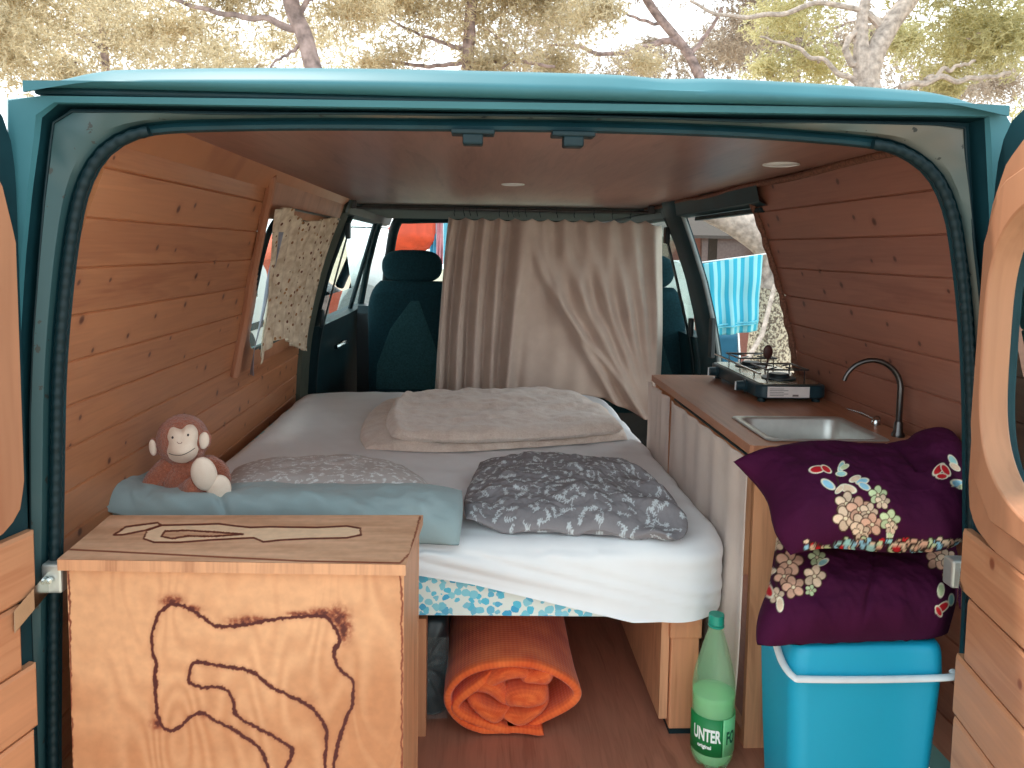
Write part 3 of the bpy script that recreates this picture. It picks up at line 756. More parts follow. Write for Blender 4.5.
# cab doors: lower door body + window frame + pane
def cab_door(side, name, y0, y1, label):
    w = lambda z: CX + side * (halfw(z) + 0.0)
    root = MB(); P = []
    for z in np.linspace(-0.1, 0.70, 10):
        P.append([(w(z) - side * 0.04, y0, z), (w(z) - side * 0.05, (y0 + y1) / 2, z), (w(z) - side * 0.04, y1, z), (w(z) + side * 0.05, y1, z), (w(z) + side * 0.05, y0, z)])
    root.grid(P, closev=True); root.add([P[-1][k] for k in range(5)], [(0, 1, 2, 3, 4)])
    o = props(root.build(name, M['paint_dk'], smooth=False, bevel=0.01), label, kind='structure')
    fr = []
    loop = [(y0 + 0.02, 0.70), (y0 + 0.02, 1.05), (y0 + 0.07, 1.20), (y0 + 0.18, 1.235), (y1 - 0.40, 1.225), (y1 - 0.27, 1.14), (y1 - 0.05, 0.86), (y1, 0.70)]
    for y, z in resample(cr(loop, 6), 50): fr.append((w(z) - side * 0.0, y, z))
    MB().tube(fr, 0.022, 8).build('window_frame', M['rubber'], o)
    yq = y1 - 0.42
    MB().tube([(w(0.7), yq, 0.70), (w(1.2), yq - 0.02, 1.21)], 0.014, 8).build('window_bar', M['rubber'], o)
    v = [(w(0.7) + side * .01, y0 + .02, .7), (w(.7) + side * .01, y1, .7), (w(.86) + side * .01, y1 - .05, .86), (w(1.14) + side * .01, y1 - .27, 1.14), (w(1.22) + side * .01, y1 - .40, 1.22), (w(1.22) + side * .01, y0 + .12, 1.22), (w(1.05) + side * .01, y0 + .02, 1.05)]
    v2 = [(a + side * .004, b, c_) for a, b, c_ in v]; n_ = len(v)
    MB().add(v + v2, [tuple(range(n_)), tuple(range(n_, 2 * n_))[::-1]] + [(i, (i + 1) % n_, (i + 1) % n_ + n_, i + n_) for i in range(n_)]).build('pane', M['glass'], o, smooth=False)
    MB().tube([(w(.55) - side * .06, y0 + .35, .56), (w(.55) - side * .085, y0 + .42, .57), (w(.55) - side * .085, y0 + .5, .57), (w(.55) - side * .06, y0 + .56, .56)], 0.012, 8).build('door_handle', M['chrome'], o)
    return o
cab_door(-1, 'door_3', 3.50, 4.95, 'cab door with a quarter window on the side of the visible seat')
cab_door(1, 'door_4', 3.20, 4.95, 'cab door behind the kitchen side')
# windscreen: frame and glass
ws = props(MB().tube([tuple(p) for p in cr([(CX - 0.70, 5.00, 0.72), (CX - 0.66, 4.86, 1.0), (CX - 0.60, 4.72, 1.21), (CX - 0.5, 4.70, 1.235), (CX, 4.68, 1.245), (CX + 0.5, 4.70, 1.235), (CX + 0.60, 4.72, 1.21), (CX + 0.66, 4.86, 1.0), (CX + 0.70, 5.00, 0.72)], 8)], 0.030, 10).build('window_2', M['rubber'], smooth=True), 'windscreen at the front of the cab', kind='structure')
MB().grid([[(CX + s * (0.62 + 0.08 * t), 4.70 + 0.30 * t - 0.03 * (1 - s * s), 1.235 - 0.52 * t) for t in np.linspace(0, 1, 8)] for s in np.linspace(-1, 1, 12)]).build('pane', M['glass'], ws, solid=0.004)
mb = MB(); mb.bx(CX - 0.66, CX + 0.66, 3.66, 4.70, 1.235, 1.262)
props(mb.build('ceiling_cab', plain('headliner', (92, 98, 96), 0.9), smooth=False, bevel=0.01), 'grey headliner over the cab', kind='structure')
P = [[(x, y, z) for y, z in ((4.46, 0.0), (4.44, 0.55), (4.46, 0.68), (4.5, 0.72), (5.0, 0.70), (5.2, 0.66), (5.2, 0.0))] for x in np.linspace(CX - 0.80, CX + 0.80, 10)]
props(MB().grid(P).build('dashboard', M['blackpl'], smooth=True, angle=30), 'dark dashboard under the windscreen', 'dashboard')

# ------------------------------------------------------------------ seats
def seat(x, y, label, name='driver_seat', w=0.44):
    e = empty(name, (x, y, 0.0), label, 'car seat', 'cab seats')
    P = []
    for t in np.linspace(0, 1, 26):
        z = 0.32 + 0.575 * t; hw = (0.21 + 0.01 * t) * (1 if t < 0.72 else math.sqrt(max(0.0, 1 - ((t - 0.72) / 0.30) ** 2)) * 0.45 + 0.55)
        hw *= w / 0.44; row = []
        for a in np.linspace(0, 2 * math.pi, 28, endpoint=False):
            ca, sa = math.cos(a), math.sin(a)
            row.append((x + hw * math.copysign(abs(ca) ** 0.45, ca), y + 0.12 * t * 0 + 0.065 * math.copysign(abs(sa) ** 0.55, sa) * (1 if t < .93 else .6), z))
        P.append(row)
    mb = MB().grid(P, closev=True); mb.add(P[-1], [tuple(range(28))]); mb.add(P[0], [tuple(range(28))[::-1]])
    mb.build('backrest', M['seat'], e, weld=0.0001, angle=60)
    # lighter back panel
    pl = [(0.0, 0.80), (0.04, 0.80), (0.09, 0.66), (0.15, 0.5), (0.16, 0.36), (-0.17, 0.36), (-0.165, 0.48), (-0.10, 0.66)]
    MB().prism([(x + a * w / 0.44, b) for a, b in pl], 0.006, 'Y', y - 0.069).build('back_panel', M['seat2'], e, smooth=False, bevel=0.003)
    for s in (-0.07, 0.07):
        MB().tube([(x + s, y, 0.86), (x + s, y, 0.95)], 0.007, 10).build('headrest_post', M['chrome'], e)
    P = []
    for t in np.linspace(0, math.pi, 18):
        cz, r_ = -math.cos(t), math.sin(t) ** 0.6
        P.append([(x + (0.150 * r_) * math.copysign(abs(math.cos(a)) ** 0.6, math.cos(a)), y + 0.05 * r_ * math.copysign(abs(math.sin(a)) ** 0.7, math.sin(a)), 0.968 + 0.082 * math.copysign(abs(cz) ** 0.8, cz)) for a in np.linspace(0, 2 * math.pi, 28, endpoint=False)])
    MB().grid(P, closev=True).build('headrest', M['seat'], e, angle=180)
    mb = MB(); mb.box((x, y + 0.27, 0.40), (w * 1.02, 0.50, 0.13)); mb.build('seat_cushion', M['seat'], e, bevel=0.04, seg=4, smooth=True)
    mb = MB(); mb.bx(x - w * .42, x + w * .42, y + .02, y + .48, 0.0, 0.335); mb.build('seat_base', M['blackpl'], e, smooth=False, bevel=0.01)
    return e
p = at(412, 300, Y=3.86)
seat(p.x, 3.86, 'dark teal cab seat with headrest, left uncovered by the taupe curtain', 'cab_seat')
p = at(662, 340, Y=3.50)
seat(p.x - 0.10, 3.52, 'dark cab seat mostly hidden behind the taupe curtain, by the door pillar', 'cab_seat', 0.42)

# seat belts
def belt(side, yb, label):
    x = lambda z: CX + side * (halfw(z) - 0.045)
    e = empty('seat_belt', (x(0.3), yb, 0.25), label, 'seat belt', 'cab seat belts')
    pts = [(x(1.12), yb, 1.12), (x(0.9) - side * .01, yb + .02, 0.9), (x(0.6), yb + .03, 0.6), (x(.25), yb + .02, .25)]
    MB().grid([[(a, b - 0.020, c_), (a + side * 0.001, b + 0.026, c_)] for a, b, c_ in resample(cr(pts), 24)]).build('webbing', M['rubber'], e, solid=0.002)
    MB().box((x(1.12), yb, 1.13), (0.02, 0.045, 0.07)).build('belt_guide', M['blackpl'], e, bevel=0.006)
    MB().box((x(.72), yb - .0, .74), (0.02, 0.03, 0.08)).build('tongue', M['blackpl'], e, bevel=0.006)
    return e
belt(-1, 3.46, 'black seat belt hanging on the pillar beside the uncovered seat')
belt(1, 3.24, 'black seat belt hanging between curtain and door pillar')

# ------------------------------------------------------------------ main curtain on its rod
YR = 3.40
zr = 1.232
rod = empty('curtain_rod', (CX, YR, zr), 'thin dark curtain rod across the van under the ceiling', 'curtain rod')
MB().tube([(CX - 0.66, YR, zr), (CX + 0.66, YR, zr)], 0.0065, 10).build('rod_tube', M['rod'], rod)
for s in (-0.655, 0.655):
    MB().box((CX + s, YR, zr + 0.012), (0.03, 0.03, 0.036)).build('bracket', M['rod'], rod, bevel=0.004)

def curtain_mesh():
    mb = MB(); nu, nv = 260, 90; P = np.zeros((nu, nv, 3)); UV = np.zeros((nu, nv, 2))
    xl0, xr0 = at(449, 220, Y=YR).x, at(662, 226, Y=YR).x
    ztop = at(550, 219, Y=YR).z
    for i in range(nu):
        u = i / (nu - 1)
        for j in range(nv):
            v = j / (nv - 1)          # 0 top, 1 bottom
            xl = xl0 + (-0.055) * v ** 0.8; xr_ = xr0 + 0.03 * math.sin(v * 2.2) - 0.03 * v
            # cloth gathers on the left third
            uu = u
            x = xl + (xr_ - xl) * uu
            lg = math.exp(-(u / 0.30) ** 3)           # left gathers
            a = 0.036 * lg * math.sin(u * 2 * math.pi * 13 + 0.8 * math.sin(v * 3)) * (0.7 + 0.5 * v)
            a += 0.016 * (1 - lg) * math.sin(u * 2 * math.pi * 9.5 + 0.6 + 1.4 * v) * (1 - 0.75 * min(1, v * 1.6))
            # a deep fold at 0.36 and diagonal sweeps towards the lower right
            a += 0.050 * math.exp(-((u - 0.37 + 0.06 * v) / 0.035) ** 2)
            for (c0, k, am, wd_) in ((0.46, 0.42, 0.045, 0.03), (0.56, 0.44, 0.055, 0.035), (0.68, 0.34, 0.045, 0.03), (0.79, 0.22, 0.04, 0.025), (0.88, 0.12, 0.035, 0.022), (0.96, 0.02, 0.03, 0.018), (0.40, 0.64, 0.035, 0.022)):
                cc = c0 + k * max(0, v - 0.12) ** 1.6
                a += am * math.exp(-((u - cc) / wd_) ** 2) * min(1, v * 2.5)
            a += 0.02 * mnoise.noise(Vector((u * 5, v * 2.2, 3.3)))
            a += 0.05 * v * v * u
            zb = np.interp(u, [0, .3, .55, .75, 0.92, 1], [0.42, 0.43, 0.43, 0.41, 0.335, 0.35])
            scal = 0.012 * abs(math.sin(u * math.pi * 13)) * (1 - v) ** 6
            z = ztop - scal + (zb - ztop) * v
            if u > 0.93: z -= 0.02 * (1 - v) * ((u - 0.93) / 0.07)
            P[i, j] = (x, YR - a - 0.005, z); UV[i, j] = (u, v)
    return mb.grid(P, uv=UV), P
ct, CP = curtain_mesh()
ce = empty('curtain', (CX + 0.2, YR, zr), 'taupe fabric curtain hanging from the rod between bed and cab', 'curtain')
ct.build('cloth', M['curtain'], ce, angle=180, solid=0.002)
for px in (454, 464, 470, 477, 499, 508, 513, 519, 526, 540, 557, 574, 594, 612, 630):
    q = at(px, 214, Y=YR)
    pts = [(q.x + 0.003 * math.sin(px), YR + 0.0105 * math.cos(a), zr - 0.004 + 0.0115 * math.sin(a)) for a in np.linspace(0, 2 * math.pi, 20)]
    mb = MB().tube(pts, 0.0014, 6); mb.tube([(q.x, YR, zr - 0.016), (q.x + .003, YR - 0.004, zr - 0.03)], 0.0014, 6)
    mb.build('curtain_ring', M['rubber'], ce)

# ------------------------------------------------------------------ left window curtain
def wcurt():
    nu, nv = 90, 70; P = np.zeros((nu, nv, 3))
    for i in range(nu):
        u = i / (nu - 1); y = 2.40 + u * 0.76
        for j in range(nv):
            v = j / (nv - 1)
            zt = 1.160 + 0.012 * math.sin(u * 9) - 0.02 * math.exp(-((u - 0.35) / 0.1) ** 2)
            zb = 0.690 + 0.045 * math.sin(u * math.pi * 1.1) - 0.05 * u ** 3 + 0.02 * math.sin(u * 7)
            z = zt + (zb - zt) * v
            yy = y + (0.03 * v if u < .5 else -0.05 * v) * abs(2 * u - 1) + 0.03 * math.sin(v * 3) * (1 - u)
            a = 0.010 * math.sin(u * 2 * math.pi * 7 + v) + 0.012 * mnoise.noise(Vector((u * 4, v * 3, 8)))
            yy += 1.25 * lean(z) * (1 - u) - .02 * (1 - u)
            P[i, j] = (CX - halfw(z) + 0.040 + a + 0.02 * v * v, yy, z)
    return MB().grid(P)
wc_ = empty('window_curtain', (CX - 0.70, 3.0, 1.16), 'beige floral-print curtain hanging over the side window', 'curtain')
wcurt().build('cloth', M['floral'], wc_, angle=180, solid=0.002)
P = []
for v in np.linspace(0, 1, 40):
    z = 1.10 - 0.45 * v; wv = 0.01 + 0.20 * v ** 1.5 * (1 if v < .8 else (1 - v) / .2 * .8 + .2)
    P.append([(CX - halfw(z) + 0.028 + 0.004 * k, 2.46 + lean(z) - wv * 0.5 * (k / 5), z) for k in range(6)])
MB().grid(P).build('lining', plain('grey_lining', (158, 162, 178), 0.9), wc_, angle=180, solid=0.0015)
MB().tube([(CX - halfw(1.17) + 0.03, 2.38, 1.172), (CX - halfw(1.17) + 0.03, 3.22, 1.172)], 0.004, 8).build('curtain_wire', M['rod'], wc_)

# ------------------------------------------------------------------ bed
BX0, BX1 = CX - 0.845, 0.556
BY0, BY1 = 1.575, 3.29
ZB, ZT = 0.285, 0.445
def slab(x0, x1, y0, y1, zt, drop, rr, cr_, n=(150, 170), dropf=None, disp=None, skew=0.0):
    L = rr * math.pi / 2 + drop
    ax = np.concatenate([np.linspace(-L, 0, 40)[:-1], np.linspace(0, 1, n[0]) * (x1 - x0 - 2 * cr_), ])
    xs = np.concatenate([x0 + cr_ - (cr_ - rr) - L + np.linspace(0, 1, 36)[:-1] * (cr_ - rr + L), np.linspace(x0 + cr_, x1 - cr_, n[0]), x1 - cr_ + np.linspace(0, 1, 36)[1:] * (cr_ - rr + L)])
    ys = np.concatenate([y0 + cr_ - (cr_ - rr) - L + np.linspace(0, 1, 36)[:-1] * (cr_ - rr + L), np.linspace(y0 + cr_, y1 - cr_, n[1]), y1 - cr_ + np.linspace(0, 1, 36)[1:] * (cr_ - rr + L)])
    P = np.zeros((len(xs), len(ys), 3)); 
    for i, x in enumerate(xs):
        for j, y in enumerate(ys):
            qx, qy = min(max(x, x0 + cr_), x1 - cr_), min(max(y, y0 + cr_), y1 - cr_)
            dx, dy = x - qx, y - qy; d = math.hypot(dx, dy)
            if d > 1e-9: ux, uy = dx / d, dy / d
            else: ux = uy = 0.0
            # square corners of the parameter space: rescale so the hem is even
            if dx and dy:
                m = max(abs(dx), abs(dy)); d = m
            fl = cr_ - rr; DL = L
            if d <= fl: px, pz, nn = d, zt, (0, 0, 1)
            else:
                s = d - fl
                if dropf is not None: s = s * dropf(qx + ux * cr_, qy + uy * cr_, ux, uy)
                if s < rr * math.pi / 2:
                    a = s / rr; px = fl + rr * math.sin(a); pz = zt - rr + rr * math.cos(a); nn = (ux * math.sin(a), uy * math.sin(a), math.cos(a))
                else: px = cr_; pz = zt - rr - (s - rr * math.pi / 2); nn = (ux, uy, 0)
            X, Y_, Z = qx + ux * px, qy + uy * px, pz
            if disp is not None:
                a = disp(X, Y_, Z, nn); X += nn[0] * a; Y_ += nn[1] * a; Z += nn[2] * a
            P[i, j] = (X, Y_ + skew * (X - (x0 + x1) / 2), Z)
    return MB().grid(P)
mat_ = empty('mattress', (0.0, 2.4, ZB), 'mattress with white and blue flowered ticking, showing under the bed sheet', 'mattress')
slab(BX0, BX1, BY0 + 0.008, BY1 - 0.005, ZT - 0.006, 0.125, 0.030, 0.125, (40, 40), skew=-0.03).build('cover', M['ticking'], mat_, angle=180)
mb = MB(); mb.bx(BX0 + 0.02, BX1 - 0.02, BY0 + 0.04, BY1 - 0.03, ZB, ZB + 0.006); mb.build('underside', M['ticking'], mat_, smooth=False)
def sheet_drop(x, y, ux, uy):
    if uy < -0.3:   # front: hem climbs towards the box
        return float(np.interp(x, [-0.75, -0.30, 0.0, 0.22, 0.34, 0.7], [0.28, 0.34, 0.60, 0.88, 1.04, 1.06]))
    return 1.03
def sheet_disp(x, y, z, n):
    w = 0.0
    if n[2] > 0.5:
        w += 0.006 * mnoise.fractal(Vector((x * 2.2, y * 5, 1)), 0.8, 2, 3) + 0.004 * mnoise.noise(Vector((x * 14 + y * 9, y * 3, 4)))
        w += 0.004
    else:
        # gathers running diagonally on the front face
        w += 0.004 + 0.016 * abs(mnoise.noise(Vector(((x * 0.9 + (z - 0.3) * 1.4) * 1.6, (z + 0.22 * x) * 26, 2)))) * (1 if n[1] < -0.5 else 0.6)
    return w
sh = slab(BX0 + .004, BX1 + 0.004, BY0, BY1, ZT - 0.003, 0.114, 0.042, 0.135, (150, 120), sheet_drop, sheet_disp, skew=-0.03)
props(sh.build('bed_sheet', M['sheet'], angle=180), 'pale white fitted sheet pulled over the mattress', 'bed sheet')

bf = empty('platform_bed', (0, 2.4, 0), 'wooden bed platform with posts under the mattress', 'bed frame')
mb = MB(); mb.bx(BX0 + 0.01, BX1 - 0.05, BY0 + 0.06, BY1, ZB - 0.018, ZB - 0.001); mb.build('platform', M['post'], bf, smooth=False)
p = at(686, 742, Z=0.0); PX = p.x; PY = max(p.y, 1.60)
mb = MB(); mb.bx(PX - 0.032, PX + 0.030, PY, PY + 0.062, 0.012, ZB - 0.022); mb.build('leg', M['post'], bf, smooth=False, bevel=0.003)
mb = MB(); mb.bx(PX - 0.036, PX + 0.034, PY - 0.004, PY + 0.066, ZB - 0.065, ZB - 0.019); mb.build('joint_block', M['post'], bf, smooth=False, bevel=0.003)
mb = MB(); mb.bx(PX - 0.030, PX + 0.028, PY + .002, PY + 0.06, 0.0, 0.012); mb.build('rubber_foot', M['rubber'], bf, smooth=False)
mb = MB(); mb.bx(PX - 0.052, PX - 0.034, PY + 0.01, BY1 - 0.1, 0.03, ZB - 0.02); mb.build('side_board', M['boxside'], bf, smooth=False)
mb = MB(); mb.bx(PX - .03, PX + .03, BY1 - .2, BY1 - .14, 0, ZB - .02); mb.build('leg', M['post'], bf, smooth=False)
p = at(424, 640, Y=1.62); mb = MB(); mb.bx(p.x - 0.05, p.x + 0.006, 1.605, 1.645, 0, ZB - .02); mb.build('leg', M['post'], bf, smooth=False)
mb = MB(); mb.bx(BX0 + .04, BX0 + .09, BY1 - .2, BY1 - .14, 0, ZB - .02); mb.build('leg', M['post'], bf, smooth=False)

# fleece blanket folded on the bed
zt0 = ZT + 0.004
def A3(px, py, z): 
    q = at(px, py, Z=z); return (q.x, q.y, q.z)
bl = empty('blanket', (0.05, 2.7, zt0), 'folded beige fleece blanket lying across the bed', 'blanket')
mb = MB()
cushion(mb, [A3(366, 449, zt0), A3(450, 452, zt0), A3(540, 447, zt0), A3(628, 440, zt0)], [A3(384, 404, zt0), A3(440, 396, zt0), A3(520, 398, zt0), A3(592, 402, zt0)],
        [A3(366, 449, zt0), A3(360, 437, zt0), A3(366, 418, zt0), A3(384, 404, zt0)], [A3(628, 440, zt0), A3(622, 428, zt0), A3(606, 412, zt0), A3(592, 402, zt0)], 0.028, 0.0, 110, 80, wr=0.010, wscale=6, seed=4, power=14, floor=zt0 - .002)
mb.build('lower_fold', M['fleece'], bl, angle=180)
z2 = zt0 + 0.036
mb = MB()
def fold_extra(U, V):
    return 0.014 * np.exp(-((U - 0.035) / 0.03) ** 2) + 0.010 * np.exp(-((V - 0.62 + 0.25 * U) / 0.05) ** 2) + 0.006 * np.exp(-((V - 0.35 + 0.1 * np.sin(U * 5)) / 0.04) ** 2)
cushion(mb, [A3(392, 437, z2), A3(470, 440, z2), A3(560, 436, z2), A3(624, 430, z2)], [A3(404, 398, z2), A3(440, 394, z2), A3(520, 392, z2), A3(570, 394, z2)],
        [A3(392, 437, z2), A3(386, 425, z2), A3(392, 410, z2), A3(404, 398, z2)], [A3(624, 430, z2), A3(612, 418, z2), A3(590, 402, z2), A3(570, 394, z2)], 0.026, 0.020, 120, 90, wr=0.010, wscale=7, seed=9, power=14, extra=fold_extra)
mb.build('upper_fold', M['fleece'], bl, angle=180)

# grey pillows with white sprig print
def sprigs(seed, w, h, base, ink, n=70, k_=0.62):
    rnd = random.Random(seed); strokes = []
    cells = []
    k = int(math.sqrt(n * w / h)) + 1; m = int(n / k) + 1
    for a in range(k):
        for b in range(m):
            x = (a + 0.5 + rnd.uniform(-.3, .3)) * w / k; y = (b + 0.5 + rnd.uniform(-.3, .3)) * h / m; ang = rnd.uniform(0, 6.28); L = rnd.uniform(0.014, 0.024)
            st = [(x, y)]; c_ = ang
            for q in range(4):
                c_ += rnd.uniform(-.5, .5); st.append((st[-1][0] + math.cos(c_) * L / 4, st[-1][1] + math.sin(c_) * L / 4))
            strokes.append(('l', st, 0.0007))
            for (sx, sy) in st:
                for s in (-1, 1):
                    if rnd.random() < 0.8:
                        t = c_ + s * rnd.uniform(.6, 1.2); r_ = rnd.uniform(0.0018, 0.0030)
                        strokes.append(('e', (sx + math.cos(t) * r_ * 1.2, sy + math.sin(t) * r_ * 1.2, r_, r_ * .42, t), 0))
            if rnd.random() < .5:
                for q in range(5): strokes.append(('e', (x + math.cos(q * 1.256) * .0030, y + math.sin(q * 1.256) * .0030, .0026, .0016, q * 1.256), 0))
    def f(U, V):
        X, Y = U * w, V * h; m_ = np.zeros(X.shape)
        for t, a, r_ in strokes:
            if t == 'l':
                cx, cy = a[2]; sel = (np.abs(X - cx) < .03) & (np.abs(Y - cy) < .03)
                if sel.any(): m_[sel] = np.maximum(m_[sel], np.clip(1.6 - seg_dist(X[sel], Y[sel], a) / r_, 0, 1))
            else:
                sel = (np.abs(X - a[0]) < .012) & (np.abs(Y - a[1]) < .012)
                if sel.any(): m_[sel] = np.maximum(m_[sel], np.clip(3.5 - 3 * ell(X[sel], Y[sel], *a), 0, 1))
        b, i_ = np.array(lin(base)[:3]), np.array(lin(ink)[:3])
        return b + (i_ - b) * m_[..., None]
    return f
M['print'] = painted('grey_print_cotton', nscale=700)
zp = ZT + 0.030
mb = MB()
cushion(mb, [A3(466, 520, zp), A3(500, 529, zp - .015), A3(570, 531, zp - .015), A3(640, 536, zp - .015), A3(676, 540, zp - .012)], [A3(480, 462, zp), A3(530, 460, zp), A3(590, 463, zp), A3(632, 468, zp)],
        [A3(466, 520, zp), A3(464, 500, zp), A3(472, 480, zp), A3(480, 462, zp)], [A3(676, 540, zp - .012), A3(688, 524, zp), A3(668, 496, zp), A3(632, 468, zp)], 0.048, 0.03, 400, 300, wr=0.013, wscale=9, seed=21, power=3, colf=sprigs(5, .48, .36, (138, 134, 138), (206, 212, 216), 270), floor=ZT + .002,
        extra=lambda U, V: 0.014 * np.sin(V * 26 + 3 * U) * np.exp(-((U - 0.90) / 0.10) ** 2) + 0.006 * np.sin(U * 22 + 9 * V) * np.exp(-(V / 0.18) ** 2))
pw1 = empty('pillow', (0.2, 1.8, ZT), 'grey pillow with white sprig print lying alone on the middle of the bed', 'pillow')
mb.build('pillow_case', M['print'], pw1, col=True, angle=180)
mb = MB()
zq = ZT + 0.035
cushion(mb, [A3(215, 497, zq), A3(300, 498, zq), A3(380, 498, zq), A3(430, 496, zq)], [A3(234, 470, zq), A3(300, 467, zq), A3(360, 466, zq), A3(408, 474, zq)],
        [A3(215, 497, zq), A3(221, 488, zq), A3(228, 480, zq), A3(234, 470, zq)], [A3(430, 496, zq), A3(429, 489, zq), A3(422, 482, zq), A3(408, 474, zq)], 0.045, 0.03, 330, 190, wr=0.006, wscale=8, seed=31, power=4, colf=sprigs(11, .50, .34, (200, 192, 190), (244, 246, 246), 270), floor=ZT + .002)
pw2 = empty('pillow', (-0.35, 1.9, ZT), 'grey pillow with white sprig print lying behind the pale teal pillow', 'pillow')
mb.build('pillow_case', M['print'], pw2, col=True, angle=180)

# pale teal pillow along the near edge
zc = ZT + 0.046
def PXZ(px, py, Y): 
    q = at(px, py, Y=Y); return (q.x, q.y, q.z)
mb = MB()
cushion(mb, [PXZ(103, 516, 1.60), PXZ(200, 520, 1.585), PXZ(300, 524, 1.58), PXZ(400, 540, 1.565), PXZ(458, 552, 1.552)], [PXZ(150, 462, 1.92), PXZ(190, 489, 1.80), PXZ(300, 492, 1.78), PXZ(390, 490, 1.74), PXZ(462, 491, 1.70)],
        [PXZ(103, 516, 1.60), PXZ(104, 492, 1.66), PXZ(122, 476, 1.78), PXZ(150, 462, 1.92)], [PXZ(458, 552, 1.552), PXZ(461, 530, 1.57), PXZ(463, 508, 1.62), PXZ(462, 491, 1.70)], 0.034, 0.05, 170, 70, up=(0, -0.45, 0.9), wr=0.010, wscale=6, seed=44, power=6, floor=ZT + .003,
        extra=lambda U, V: -0.030 * np.exp(-((U - .20) / .11) ** 2) * V + 0.012 * np.exp(-(U / .06) ** 2) - 0.012 * np.exp(-((U - .35) / .012) ** 2) * (V < .8) + 0.002 * np.sin(U * 60 + V * 14) * np.exp(-((V - .2) / .3) ** 2) * (U > .1))
tp = empty('pillow', (-0.4, 1.7, ZT), 'long pale teal pillow on the edge of the bed, behind the plywood box', 'pillow')
mb.build('pillow_case', M['teal_pillow'], tp, angle=180)

